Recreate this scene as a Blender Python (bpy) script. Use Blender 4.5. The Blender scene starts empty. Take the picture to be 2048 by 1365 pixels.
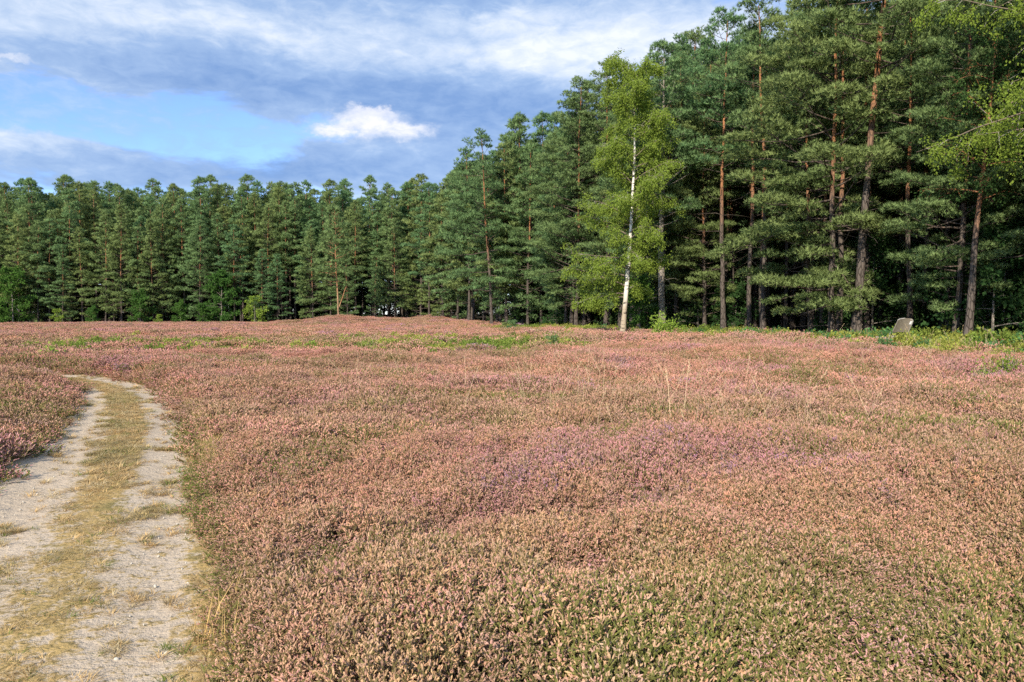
import bpy, math, random
import numpy as np
from mathutils import Vector

# ------------------------------------------------------------------ camera, sky, sun, exposure
scene = bpy.context.scene
col = scene.collection
R = math.radians

cam_d = bpy.data.cameras.new('camera'); cam = bpy.data.objects.new('camera', cam_d); col.objects.link(cam)
cam_d.sensor_width = 36.0; cam_d.lens = 26.0; cam_d.clip_start = 0.05; cam_d.clip_end = 3000
cam.location = (0, 0, 1.65); cam.rotation_euler = (R(90 - 2.15), 0, 0)
scene.camera = cam

SUN_EL = 31.0
SUN_DIR = np.array([-0.36, -0.93])                       # horizontal direction towards the sun
SUN_AZ = math.atan2(SUN_DIR[0], SUN_DIR[1])
sd = bpy.data.lights.new('sun', 'SUN'); sun = bpy.data.objects.new('sun', sd); col.objects.link(sun)
sd.energy = 5.0; sd.angle = R(0.55); sd.color = (1.0, 0.90, 0.74)
to_sun = Vector((math.sin(SUN_AZ) * math.cos(R(SUN_EL)), math.cos(SUN_AZ) * math.cos(R(SUN_EL)), math.sin(R(SUN_EL))))
sun.rotation_euler = to_sun.to_track_quat('Z', 'Y').to_euler()
sun.location = (-20, -40, 40)

scene.view_settings.view_transform = 'Standard'; scene.view_settings.look = 'None'
scene.view_settings.exposure = 0.44; scene.view_settings.gamma = 1.0
cy = scene.cycles
cy.max_bounces = 5; cy.diffuse_bounces = 3; cy.glossy_bounces = 1; cy.transmission_bounces = 3; cy.transparent_max_bounces = 4
cy.caustics_reflective = False; cy.caustics_refractive = False
cy.use_adaptive_sampling = False
cy.use_denoising = False


class NT:
    """small helper for node trees"""
    def __init__(s, nt): s.nt = nt; s.n = nt.nodes; s.l = nt.links
    def new(s, t, **kw):
        nd = s.n.new(t)
        for k, v in kw.items(): setattr(nd, k, v)
        return nd
    def put(s, sock, v):
        if isinstance(v, bpy.types.NodeSocket): s.l.new(v, sock)
        else: sock.default_value = v
    def math(s, op, a, b=0.0, c=None, clamp=False):
        nd = s.new('ShaderNodeMath', operation=op, use_clamp=clamp)
        s.put(nd.inputs[0], a); s.put(nd.inputs[1], b)
        if c is not None: s.put(nd.inputs[2], c)
        return nd.outputs[0]
    def mix(s, f, a, b):
        nd = s.new('ShaderNodeMix', data_type='RGBA')
        s.put(nd.inputs[0], f)
        for i, v in ((6, a), (7, b)):
            s.put(nd.inputs[i], (*v, 1.0) if isinstance(v, tuple) and len(v) == 3 else v)
        return nd.outputs[2]
    def ss(s, v, lo, hi):
        nd = s.new('ShaderNodeMapRange', interpolation_type='SMOOTHSTEP')
        s.put(nd.inputs[0], v); s.put(nd.inputs[1], lo); s.put(nd.inputs[2], hi); nd.inputs[3].default_value = 0; nd.inputs[4].default_value = 1
        return nd.outputs[0]
    def noise(s, vec, scale, detail=4, rough=0.55, dist=0.0, out=0):
        nd = s.new('ShaderNodeTexNoise'); nd.inputs['Scale'].default_value = scale; nd.inputs['Detail'].default_value = detail
        nd.inputs['Roughness'].default_value = rough; nd.inputs['Distortion'].default_value = dist
        if vec is not None: s.l.new(vec, nd.inputs['Vector'])
        return nd.outputs[out]
    def comb(s, x, y, z=0.0):
        nd = s.new('ShaderNodeCombineXYZ')
        for i, v in enumerate((x, y, z)): s.put(nd.inputs[i], v)
        return nd.outputs[0]


def build_world():
    w = bpy.data.worlds.new('World'); scene.world = w; w.use_nodes = True
    t = NT(w.node_tree); t.n.clear()
    out = t.new('ShaderNodeOutputWorld')
    sky = t.new('ShaderNodeTexSky', sky_type='NISHITA', sun_disc=False)
    sky.sun_elevation = R(SUN_EL); sky.sun_rotation = SUN_AZ; sky.air_density = 1.0; sky.dust_density = 0.2; sky.ozone_density = 2.0
    bg = t.new('ShaderNodeBackground'); bg.inputs[1].default_value = 0.15
    tint = t.new('ShaderNodeMix', data_type='RGBA', blend_type='MULTIPLY'); tint.inputs[0].default_value = 1.0; t.l.new(sky.outputs[0], tint.inputs[6]); tint.inputs[7].default_value = (0.76, 0.88, 1.22, 1); t.l.new(tint.outputs[2], bg.inputs[0])
    tc = t.new('ShaderNodeTexCoord'); sep = t.new('ShaderNodeSeparateXYZ'); t.l.new(tc.outputs['Generated'], sep.inputs[0])
    x, y, z = sep.outputs
    D = 180 / math.pi
    az = t.math('MULTIPLY', t.math('ARCTAN2', x, y), D)
    el = t.math('MULTIPLY', t.math('ARCSINE', z), D)
    # soft warp so that no cloud edge is a plain ellipse
    q = t.comb(t.math('MULTIPLY', az, 0.06), t.math('MULTIPLY', el, 0.17))
    wv = t.new('ShaderNodeSeparateColor'); t.l.new(t.noise(q, 1.7, 6, 0.62, 0.3, out=1), wv.inputs[0])
    azw = t.math('ADD', az, t.math('MULTIPLY', t.math('SUBTRACT', wv.outputs[0], 0.5), 11.0))
    elw = t.math('ADD', el, t.math('MULTIPLY', t.math('SUBTRACT', wv.outputs[1], 0.5), 4.6))
    fine = t.noise(t.comb(t.math('MULTIPLY', az, 0.22), t.math('MULTIPLY', el, 0.5)), 2.2, 7, 0.62, 0.4)
    big = t.noise(t.comb(t.math('MULTIPLY', azw, 0.030), t.math('MULTIPLY', elw, 0.085), 3.7), 2.0, 5, 0.55)

    def blob(a, e, sa, se, amp, A=azw, E=elw):
        u = t.math('MULTIPLY', t.math('SUBTRACT', A, a), 1 / sa); v = t.math('MULTIPLY', t.math('SUBTRACT', E, e), 1 / se)
        r2 = t.math('ADD', t.math('MULTIPLY', u, u), t.math('MULTIPLY', v, v))
        return t.math('MULTIPLY', t.math('EXPONENT', t.math('MULTIPLY', r2, -1.0)), amp)

    def total(items):
        s = items[0]
        for i in items[1:]: s = t.math('ADD', s, i)
        return s
    # grey stratocumulus deck over blue gaps
    deck = t.math('MULTIPLY', t.ss(elw, 13.6, 16.0), 0.75)
    cover = total([deck, t.math('MULTIPLY', t.math('SUBTRACT', big, 0.5), 1.5), t.math('MULTIPLY', t.math('SUBTRACT', fine, 0.5), 0.45),
                   blob(-24, 12.6, 11, 2.3, -0.55), blob(-33, 13.6, 8, 1.6, -0.35),
                   blob(-13, 10.8, 16, 2.0, 0.85), blob(-2, 12.5, 9, 3.0, 0.75), blob(-17, 14.4, 5, 1.0, 0.35), blob(-31, 9.8, 10, 1.5, 0.85),
                   blob(17, 22.6, 4.5, 1.4, -0.6), 0.12])
    mask = t.ss(cover, 0.14, 0.62)
    bright = total([t.math('MULTIPLY', t.math('SUBTRACT', fine, 0.5), 0.78), t.math('MULTIPLY', t.math('SUBTRACT', big, 0.5), 0.7),
                    blob(-22, 19.3, 15, 1.3, 0.42), blob(3, 19.0, 9, 2.0, 0.52), blob(-2, 21.5, 4, 0.8, 0.35), blob(-33, 17.0, 7, 1.0, 0.25), blob(15, 19.5, 7, 2.5, 0.35),
                    blob(-16, 16.2, 22, 1.3, -0.30), blob(-1, 14.4, 9, 1.9, -0.26), blob(-16, 11.0, 11, 1.3, -0.30), blob(-5, 22.7, 8, 1.0, -0.2),
                    blob(-33.5, 10.6, 6, 1.0, 0.30), blob(-15, 8.6, 5, 0.9, 0.45), 0.40])
    bright = t.math('ADD', bright, 0.0, clamp=True)
    ramp = t.new('ShaderNodeValToRGB'); t.l.new(bright, ramp.inputs[0]); cr = ramp.color_ramp
    cr.elements[0].position = 0.0; cr.elements[0].color = (0.17, 0.285, 0.52, 1)
    cr.elements[1].position = 1.0; cr.elements[1].color = (0.74, 0.77, 0.83, 1)
    e = cr.elements.new(0.38); e.color = (0.29, 0.41, 0.62, 1)
    e = cr.elements.new(0.66); e.color = (0.47, 0.565, 0.71, 1)
    # the small sunlit cumulus: crisp top, flat base
    cw = t.noise(t.comb(t.math('MULTIPLY', az, 0.5), t.math('MULTIPLY', el, 0.8), 1.3), 1.6, 6, 0.6, out=1)
    cs = t.new('ShaderNodeSeparateColor'); t.l.new(cw, cs.inputs[0])
    A2 = t.math('ADD', az, t.math('MULTIPLY', t.math('SUBTRACT', cs.outputs[0], 0.5), 3.4)); E2 = t.math('ADD', el, t.math('MULTIPLY', t.math('SUBTRACT', cs.outputs[1], 0.5), 2.3))
    cum = total([blob(-11.0, 13.7, 3.6, 1.15, 1.0, A2, E2), blob(-14.0, 13.2, 2.6, 0.55, 0.5, A2, E2), blob(-7.5, 13.3, 2.2, 0.7, 0.55, A2, E2), blob(-10.5, 15.0, 2.2, 0.45, 0.45, A2, E2),
                 blob(-33.9, 15.8, 1.8, 0.35, 0.55, A2, E2)])
    cum = t.math('MULTIPLY', t.math('MULTIPLY', t.ss(cum, 0.18, 0.95), 0.93), t.ss(E2, 11.9, 13.5))
    cc = t.mix(cum, ramp.outputs[0], t.mix(t.ss(t.math('ADD', E2, t.math('MULTIPLY', t.math('SUBTRACT', fine, 0.5), 3.0)), 12.6, 14.2), (0.50, 0.56, 0.68), (0.82, 0.80, 0.81)))
    m2 = t.math('MAXIMUM', t.math('MULTIPLY', mask, 0.93), cum)
    m2 = t.math('MAXIMUM', m2, t.math('MULTIPLY', t.ss(t.math('ADD', t.math('MULTIPLY', fine, 0.6), t.math('MULTIPLY', big, 0.4)), 0.40, 0.62), 0.42))
    m2 = t.math('MULTIPLY', m2, t.ss(el, -1.0, 3.0))
    bc = t.new('ShaderNodeBackground'); bc.inputs[1].default_value = 1.0; t.l.new(cc, bc.inputs[0])
    mx = t.new('ShaderNodeMixShader'); t.l.new(m2, mx.inputs[0]); t.l.new(bg.outputs[0], mx.inputs[1]); t.l.new(bc.outputs[0], mx.inputs[2])
    t.l.new(mx.outputs[0], out.inputs[0])
build_world()

# ------------------------------------------------------------------ numeric helpers
def smooth(x, a, b):
    u = np.clip((np.asarray(x, float) - a) / (b - a), 0, 1); return u * u * (3 - 2 * u)

_perm = np.random.RandomState(11).rand(256, 256)
def vnoise(x, y):
    xi = np.floor(x).astype(int); yi = np.floor(y).astype(int); fx = x - xi; fy = y - yi
    fx = fx * fx * (3 - 2 * fx); fy = fy * fy * (3 - 2 * fy)
    g = lambda a, b: _perm[a & 255, b & 255]
    return (g(xi, yi) * (1 - fx) + g(xi + 1, yi) * fx) * (1 - fy) + (g(xi, yi + 1) * (1 - fx) + g(xi + 1, yi + 1) * fx) * fy
def fbm(x, y, s, o=4, off=0.0):
    x = np.asarray(x, float) / s + off; y = np.asarray(y, float) / s - off * 1.7; v = 0; a = 0.5; t = 0
    for i in range(o):
        v = v + a * vnoise(x, y); t += a; x = x * 2.03 + 17.1; y = y * 2.03 + 9.3; a *= 0.5
    return v / t

def ground_z(x, y):
    x = np.asarray(x, float); y = np.asarray(y, float)
    z = 0.42 * smooth(y, 9, 34) * smooth(x, -6, 12)
    g = lambda cx, cy, sx, sy, a: a * np.exp(-((x - cx) / sx) ** 2 - ((y - cy) / sy) ** 2)
    z = z + g(-20.0, 88, 7.0, 6, 0.92)  + g(-3, 86, 13, 16, 0.50) + g(-10.0, 96, 4.5, 4, 0.75)
    z = z + 0.10 * np.exp(-((y - 21) / 3.5) ** 2) * smooth(-x, -14, -6) * smooth(y, 16, 20) - 0.10 * np.exp(-((y - 29) / 4.0) ** 2) * smooth(-x, -9, -3)
    z = z + 0.10 * (fbm(x, y, 9, 3) - 0.5) * smooth(np.hypot(x, y), 4, 20)
    return z

def catmull(P, n=24):
    P = [np.array(p, float) for p in P]; out = []
    for i in range(len(P) - 1):
        p0 = P[max(i - 1, 0)]; p1 = P[i]; p2 = P[i + 1]; p3 = P[min(i + 2, len(P) - 1)]
        for k in range(n):
            u = k / n
            out.append(0.5 * (2 * p1 + (p2 - p0) * u + (2 * p0 - 5 * p1 + 4 * p2 - p3) * u * u + (3 * p1 - p0 - 3 * p2 + p3) * u ** 3))
    out.append(P[-1]); return np.array(out)

PATH = catmull([(0.35, -6), (-0.5, -3), (-1.15, 0), (-2.2, 3.1), (-3.45, 6), (-5.2, 9.9), (-6.85, 13), (-8.7, 15.9), (-10.8, 17.9), (-13.4, 18.8), (-17, 18.9), (-24, 18.2), (-42, 16)], 20)
HALF = 0.98
def path_coord(x, y):
    """signed distance to the path's centre line (positive on the far side) and arc position"""
    x = np.asarray(x, float); y = np.asarray(y, float); best = np.full(x.shape, 1e9); sgn = np.zeros(x.shape)
    for i in range(len(PATH) - 1):
        a = PATH[i]; d = PATH[i + 1] - a; L2 = d @ d
        u = np.clip(((x - a[0]) * d[0] + (y - a[1]) * d[1]) / L2, 0, 1)
        ex = x - a[0] - u * d[0]; ey = y - a[1] - u * d[1]; r = np.hypot(ex, ey); m = r < best
        best = np.where(m, r, best); sgn = np.where(m, np.sign(d[1] * ex - d[0] * ey), sgn)
    return best * sgn

EDGE = np.array([(25, 5), (21.5, 15), (17.4, 26), (15.3, 32), (11.6, 41), (9.0, 46.5), (5.1, 57), (-1.2, 73), (-7.7, 92), (-14, 102), (-26, 105), (-52, 105), (-80, 103), (-115, 98)], float)
def edge_dist(x, y):
    """distance to the forest edge, positive inside the wood"""
    x = np.asarray(x, float); y = np.asarray(y, float); best = np.full(x.shape, 1e9); sgn = np.ones(x.shape)
    for i in range(len(EDGE) - 1):
        a = EDGE[i]; d = EDGE[i + 1] - a; L2 = d @ d
        u = np.clip(((x - a[0]) * d[0] + (y - a[1]) * d[1]) / L2, 0, 1)
        ex = x - a[0] - u * d[0]; ey = y - a[1] - u * d[1]; r = np.hypot(ex, ey); m = r < best
        best = np.where(m, r, best); sgn = np.where(m, np.sign(d[1] * ex - d[0] * ey), sgn)
    return best * sgn

# ------------------------------------------------------------------ mesh helpers
def make_mesh(name, V, F, mats, attrs=None, smooth_faces=False, fmat=None):
    """V (n,3), F list of int arrays (m,3)/(m,4); attrs: name -> per-point float array"""
    me = bpy.data.meshes.new(name); V = np.asarray(V, np.float32)
    me.vertices.add(len(V)); me.vertices.foreach_set('co', V.ravel())
    loops = np.concatenate([f.ravel() for f in F]).astype(np.int32)
    sizes = np.concatenate([np.full(len(f), f.shape[1], np.int32) for f in F])
    starts = np.concatenate([[0], np.cumsum(sizes)[:-1]]).astype(np.int32)
    me.loops.add(len(loops)); me.loops.foreach_set('vertex_index', loops)
    me.polygons.add(len(sizes)); me.polygons.foreach_set('loop_start', starts)
    if smooth_faces: me.polygons.foreach_set('use_smooth', np.ones(len(sizes), bool))
    else: me.polygons.foreach_set('use_smooth', np.zeros(len(sizes), bool))
    for m in mats: me.materials.append(m)
    if fmat is not None: me.polygons.foreach_set('material_index', np.asarray(fmat, np.int32))
    for k, v in (attrs or {}).items():
        a = me.attributes.new(k, 'FLOAT', 'POINT'); a.data.foreach_set('value', np.asarray(v, np.float32))
    me.update(calc_edges=True); me.validate()
    return me

def new_obj(name, data, parent=None):
    o = bpy.data.objects.new(name, data); col.objects.link(o)
    if parent is not None: o.parent = parent
    return o
def tag(o, label=None, cat=None, group=None, kind=None):
    for k, v in (('label', label), ('category', cat), ('group', group), ('kind', kind)):
        if v: o[k] = v
    return o

class Acc:
    """collects tubes and other pieces of one mesh"""
    def __init__(s): s.V = []; s.F3 = []; s.F4 = []; s.n = 0; s.at = []
    def add(s, V, F3=None, F4=None, at=None):
        V = np.asarray(V, float); s.V.append(V)
        if F3 is not None and len(F3): s.F3.append(np.asarray(F3) + s.n)
        if F4 is not None and len(F4): s.F4.append(np.asarray(F4) + s.n)
        s.at.append(np.zeros(len(V)) if at is None else np.asarray(at, float) * np.ones(len(V))); s.n += len(V)
    def tube(s, P, rad, sides=5, at=None, rough=0.0, rng=None):
        P = np.asarray(P, float); n = len(P); rad = np.asarray(rad, float) * np.ones(n)
        T = np.gradient(P, axis=0); T /= np.linalg.norm(T, axis=1, keepdims=True) + 1e-9
        up = np.array([0, 0, 1.0]) if abs(T[0][2]) < 0.9 else np.array([1.0, 0, 0])
        e1 = np.cross(T, up); e1 /= np.linalg.norm(e1, axis=1, keepdims=True) + 1e-9; e2 = np.cross(T, e1)
        th = np.arange(sides) * 2 * math.pi / sides
        rr = rad[:, None] * np.ones((n, sides))
        if rough and rng is not None: rr = rr * (1 + rough * (rng.rand(n, sides) - 0.5))
        V = P[:, None, :] + rr[:, :, None] * (np.cos(th)[None, :, None] * e1[:, None, :] + np.sin(th)[None, :, None] * e2[:, None, :])
        i = np.arange(n - 1)[:, None] * sides; j = np.arange(sides)[None, :]; k = (j + 1) % sides
        F = np.stack([i + j, i + k, i + k + sides, i + j + sides], -1).reshape(-1, 4)
        a = None if at is None else (np.asarray(at, float) * np.ones(n)).repeat(sides)
        s.add(V.reshape(-1, 3), None, F, a)
    def mesh(s, name, mats, attr='hz', smooth_faces=True):
        F = []
        if s.F3: F.append(np.concatenate(s.F3))
        if s.F4: F.append(np.concatenate(s.F4))
        return make_mesh(name, np.concatenate(s.V), F, mats, {attr: np.concatenate(s.at)}, smooth_faces)

def unit(v): return v / (np.linalg.norm(v, axis=-1, keepdims=True) + 1e-9)

def set_normals(me, N):
    me.polygons.foreach_set('use_smooth', np.ones(len(me.polygons), bool)); me.normals_split_custom_set_from_vertices(np.asarray(N, np.float32)); return me

def needles(P, Dv, k, length, width, rng, spread=0.75, Nv=None):
    """brushes of k thin blades at points P along directions Dv"""
    n = len(P); P = np.repeat(P, k, 0); Dv = np.repeat(Dv, k, 0); sh = np.repeat(rng.rand(n), k)
    b = unit(Dv + spread * rng.randn(n * k, 3)); L = length * (0.6 + 0.6 * rng.rand(n * k, 1))
    Nb = unit(np.repeat(Nv if Nv is not None else Dv, k, 0) + 0.35 * rng.randn(n * k, 3)); side = unit(np.cross(b, Nb + 0.35 * rng.randn(n * k, 3))) * width * 0.5
    base = P + b * L * 0.04; g = np.cross(2 * side, b); side = np.where((g * Nb).sum(1, keepdims=True) < 0, -side, side)
    V = np.stack([base - side, base + side, base + b * L], 1).reshape(-1, 3)
    F = np.arange(n * k * 3).reshape(-1, 3)
    return V, F, np.repeat(sh, 3), np.repeat(Nb, 3, 0)

def leaves(P, Dv, size, rng, droop=0.3, aspect=0.7):
    n = len(P); b = unit(Dv + 0.8 * rng.randn(n, 3) + np.array([0, 0, -droop])); s = size * (0.6 + 0.8 * rng.rand(n, 1))
    side = unit(np.cross(b, rng.randn(n, 3))) * s * 0.5 * aspect
    nn = np.cross(b, unit(side)) * s * 0.12
    V = np.stack([P, P + b * s * 0.45 - side + nn, P + b * s, P + b * s * 0.45 + side + nn], 1).reshape(-1, 3)
    i = np.arange(n)[:, None] * 4
    F = np.concatenate([i + np.array([[0, 1, 2]]), i + np.array([[0, 2, 3]])])
    return V, F, np.repeat(rng.rand(n), 4)

# ------------------------------------------------------------------ materials
def mat(name):
    m = bpy.data.materials.new(name); m.use_nodes = True; t = NT(m.node_tree); t.n.clear()
    return m, t, t.new('ShaderNodeOutputMaterial')
def attr(t, name, typ='GEOMETRY', out='Fac'):
    a = t.new('ShaderNodeAttribute', attribute_name=name, attribute_type=typ); return a.outputs[out]
def leafy(t, out, colour, trans=0.3, tcol=None):
    d = t.new('ShaderNodeBsdfDiffuse'); t.put(d.inputs[0], colour)
    tr = t.new('ShaderNodeBsdfTranslucent'); t.put(tr.inputs[0], tcol if tcol is not None else colour)
    m = t.new('ShaderNodeMixShader'); m.inputs[0].default_value = trans
    t.l.new(d.outputs[0], m.inputs[1]); t.l.new(tr.outputs[0], m.inputs[2]); t.l.new(m.outputs[0], out.inputs[0])

def foliage_mat(name, c0, c1, c2, trans=0.3):
    m, t, out = mat(name); sh = attr(t, 'shade'); oi = t.new('ShaderNodeObjectInfo')
    c = t.mix(sh, c0, c1); c = t.mix(t.math('MULTIPLY', oi.outputs['Random'], 0.7), c, c2)
    leafy(t, out, c, trans); return m
M_pine = foliage_mat('pine_needles', (0.112, 0.220, 0.098), (0.240, 0.385, 0.170), (0.285, 0.325, 0.110), 0.34)
M_birch = foliage_mat('birch_leaves', (0.165, 0.245, 0.038), (0.34, 0.425, 0.085), (0.25, 0.345, 0.06), 0.45)
M_birch2 = foliage_mat('birch_leaves_green', (0.15, 0.235, 0.035), (0.29, 0.37, 0.065), (0.22, 0.30, 0.05), 0.40)
M_oak = foliage_mat('oak_leaves', (0.055, 0.135, 0.030), (0.115, 0.235, 0.055), (0.10, 0.19, 0.035), 0.35)
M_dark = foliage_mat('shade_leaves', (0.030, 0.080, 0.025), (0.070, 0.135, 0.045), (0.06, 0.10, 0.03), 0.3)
M_lime = foliage_mat('young_leaves', (0.20, 0.33, 0.05), (0.36, 0.47, 0.09), (0.28, 0.38, 0.06), 0.4)

def bark_mat(name, low, high, z0, z1, plate=9.0, dark=0.35):
    m, t, out = mat(name); hz = attr(t, 'hz'); tc = t.new('ShaderNodeTexCoord')
    mp = t.new('ShaderNodeMapping'); mp.inputs['Scale'].default_value = (1, 1, 0.28); t.l.new(tc.outputs['Object'], mp.inputs[0])
    vo = t.new('ShaderNodeTexVoronoi', feature='DISTANCE_TO_EDGE'); vo.inputs['Scale'].default_value = plate; t.l.new(mp.outputs[0], vo.inputs['Vector'])
    nz = t.noise(mp.outputs[0], 4.0, 4)
    f = t.ss(t.math('ADD', hz, t.math('MULTIPLY', t.math('SUBTRACT', nz, 0.5), 0.25)), z0, z1)
    c = t.mix(f, low, high); crack = t.ss(vo.outputs['Distance'], 0.0, 0.14)
    c = t.mix(t.math('MULTIPLY', t.math('SUBTRACT', 1.0, crack), t.math('SUBTRACT', 1.0, t.math('MULTIPLY', f, 0.6))), c, tuple(v * dark for v in low))
    c = t.mix(t.math('MULTIPLY', t.ss(nz, 0.4, 0.7), 0.35), c, tuple(min(1, v * 1.5) for v in low))
    d = t.new('ShaderNodeBsdfDiffuse'); t.l.new(c, d.inputs[0])
    bp = t.new('ShaderNodeBump'); bp.inputs['Strength'].default_value = 0.7; bp.inputs['Distance'].default_value = 0.03; t.l.new(crack, bp.inputs['Height']); t.l.new(bp.outputs[0], d.inputs['Normal'])
    t.l.new(d.outputs[0], out.inputs[0]); return m
M_pbark = bark_mat('pine_bark', (0.125, 0.104, 0.090), (0.40, 0.18, 0.082), 0.30, 0.54)
M_pbark2 = bark_mat('pine_bark_pale', (0.42, 0.27, 0.17), (0.40, 0.20, 0.10), 0.15, 0.4)
M_limb = bark_mat('pine_limb', (0.26, 0.16, 0.10), (0.32, 0.17, 0.09), 0.2, 0.6)
M_obark = bark_mat('grey_bark', (0.34, 0.30, 0.255), (0.28, 0.245, 0.21), 0.2, 0.6, 14)

def birch_bark():
    m, t, out = mat('birch_bark'); hz = attr(t, 'hz'); tc = t.new('ShaderNodeTexCoord')
    mp = t.new('ShaderNodeMapping'); mp.inputs['Scale'].default_value = (1.3, 1.3, 4.0); t.l.new(tc.outputs['Object'], mp.inputs[0])
    n1 = t.noise(mp.outputs[0], 1.6, 5, 0.65); n2 = t.noise(tc.outputs['Object'], 1.3, 4, 0.6)
    marks = t.ss(n1, 0.53, 0.60)
    low = t.math('SUBTRACT', 1.0, t.ss(t.math('ADD', hz, t.math('MULTIPLY', t.math('SUBTRACT', n2, 0.5), 0.16)), 0.10, 0.20))
    c = t.mix(low, (0.74, 0.70, 0.63), (0.40, 0.33, 0.24))
    c = t.mix(t.math('MULTIPLY', marks, 0.9), c, (0.05, 0.045, 0.04))
    c = t.mix(t.ss(hz, 0.70, 0.92), c, (0.19, 0.15, 0.115))
    d = t.new('ShaderNodeBsdfDiffuse'); t.l.new(c, d.inputs[0]); t.l.new(d.outputs[0], out.inputs[0]); return m
M_bbark = birch_bark()

def ground_mat():
    m, t, out = mat('heath_soil'); tc = t.new('ShaderNodeTexCoord'); fo = attr(t, 'wood')
    n = t.noise(tc.outputs['Object'], 1.2, 6, 0.6); n2 = t.noise(tc.outputs['Object'], 14, 5, 0.65); n3 = t.noise(tc.outputs['Object'], 0.25, 3)
    heath = t.mix(n2, (0.055, 0.045, 0.028), (0.13, 0.095, 0.06)); heath = t.mix(t.ss(n, 0.5, 0.7), heath, (0.07, 0.085, 0.03))
    litter = t.mix(n2, (0.050, 0.036, 0.024), (0.145, 0.10, 0.065)); litter = t.mix(t.ss(n3, 0.45, 0.62), litter, (0.05, 0.07, 0.025))
    c = t.mix(fo, heath, litter); d = t.new('ShaderNodeBsdfDiffuse'); t.l.new(c, d.inputs[0])
    bp = t.new('ShaderNodeBump'); bp.inputs['Strength'].default_value = 0.8; bp.inputs['Distance'].default_value = 0.05; t.l.new(n2, bp.inputs['Height']); t.l.new(bp.outputs[0], d.inputs['Normal'])
    t.l.new(d.outputs[0], out.inputs[0]); return m

def path_mat():
    m, t, out = mat('sandy_path'); tc = t.new('ShaderNodeTexCoord'); O = tc.outputs['Object']; u = attr(t, 'across'); g = attr(t, 'turf')
    nb = t.noise(O, 1.3, 5, 0.6); nf = t.noise(O, 9, 5, 0.65); nx = t.noise(O, 60, 3, 0.6); nm = t.noise(O, 26, 4, 0.7)
    sand = t.mix(nb, (0.45, 0.36, 0.265), (0.56, 0.46, 0.355)); sand = t.mix(t.math('MULTIPLY', t.ss(nx, 0.45, 0.75), 0.5), sand, (0.60, 0.49, 0.36))
    sand = t.mix(t.math('MULTIPLY', t.ss(nm, 0.54, 0.72), 0.45), sand, (0.25, 0.20, 0.14))
    turf = t.mix(nf, (0.36, 0.25, 0.105), (0.52, 0.365, 0.155)); turf = t.mix(t.ss(nb, 0.52, 0.68), turf, (0.27, 0.215, 0.09))
    turf = t.mix(t.math('MULTIPLY', t.ss(nm, 0.48, 0.66), 0.7), turf, (0.16, 0.13, 0.06))
    f = t.ss(t.math('ADD', g, t.math('ADD', t.math('MULTIPLY', t.math('SUBTRACT', nf, 0.5), 1.3), t.math('MULTIPLY', t.math('SUBTRACT', nm, 0.5), 1.0))), 0.42, 0.72)
    c = t.mix(f, sand, turf); d = t.new('ShaderNodeBsdfDiffuse'); t.l.new(c, d.inputs[0])
    h = t.math('ADD', t.math('MULTIPLY', nm, 0.6), t.math('MULTIPLY', nf, 1.0))
    bp = t.new('ShaderNodeBump'); bp.inputs['Strength'].default_value = 1.0; bp.inputs['Distance'].default_value = 0.028; t.l.new(h, bp.inputs['Height']); t.l.new(bp.outputs[0], d.inputs['Normal'])
    t.l.new(d.outputs[0], out.inputs[0]); return m

def heather_mat():
    m, t, out = mat('heather'); fl = attr(t, 'fl'); rnd = attr(t, 'rnd')
    cf = attr(t, 'cf', 'INSTANCER', 'Color'); cl = attr(t, 'cl', 'INSTANCER', 'Color'); fa = attr(t, 'fa', 'INSTANCER', 'Fac')
    bloom = t.math('MULTIPLY', t.ss(fl, 0.35, 0.65), t.math('LESS_THAN', rnd, fa))
    var = t.math('FRACT', t.math('MULTIPLY', rnd, 37.7))
    fcol = t.mix(t.math('MULTIPLY', var, 0.38), cf, (0.56, 0.40, 0.25))
    lcol = t.mix(t.math('MULTIPLY', t.math('FRACT', t.math('MULTIPLY', rnd, 91.3)), 0.5), cl, (0.21, 0.17, 0.085)); c = t.mix(bloom, lcol, fcol); wood = t.math('SUBTRACT', 1.0, t.ss(fl, -0.9, -0.5))
    c = t.mix(wood, c, (0.10, 0.075, 0.05))
    leafy(t, out, c, 0.15); return m
def inst_leaf_mat(name, trans=0.35):
    m, t, out = mat(name); rnd = attr(t, 'shade'); cf = attr(t, 'cf', 'INSTANCER', 'Color')
    mm = t.new('ShaderNodeMix', data_type='RGBA', blend_type='MULTIPLY'); mm.inputs[0].default_value = 1.0; t.l.new(cf, mm.inputs[6])
    k = t.math('ADD', t.math('MULTIPLY', rnd, 0.6), 0.7); t.l.new(t.comb(k, k, k), mm.inputs[7])
    leafy(t, out, mm.outputs[2], trans); return m
M_heather = heather_mat(); M_green = inst_leaf_mat('bilberry_leaves'); M_straw = inst_leaf_mat('straw', 0.25)

def plain(name, c0, c1, scale=8.0, bump=0.3):
    m, t, out = mat(name); tc = t.new('ShaderNodeTexCoord'); n = t.noise(tc.outputs['Object'], scale, 5, 0.6)
    c = t.mix(t.ss(n, 0.3, 0.7), c0, c1); d = t.new('ShaderNodeBsdfPrincipled'); d.inputs['Roughness'].default_value = 0.85; t.l.new(c, d.inputs[0])
    bp = t.new('ShaderNodeBump'); bp.inputs['Strength'].default_value = bump; bp.inputs['Distance'].default_value = 0.01; t.l.new(n, bp.inputs['Height']); t.l.new(bp.outputs[0], d.inputs['Normal'])
    t.l.new(d.outputs[0], out.inputs[0]); return m
M_panel = plain('weathered_panel', (0.19, 0.16, 0.125), (0.25, 0.215, 0.17), 12)
M_steel = plain('panel_rim', (0.36, 0.35, 0.33), (0.46, 0.45, 0.43), 20)
M_white = plain('white_label', (0.78, 0.78, 0.80), (0.84, 0.84, 0.86), 30, 0.05)
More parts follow.
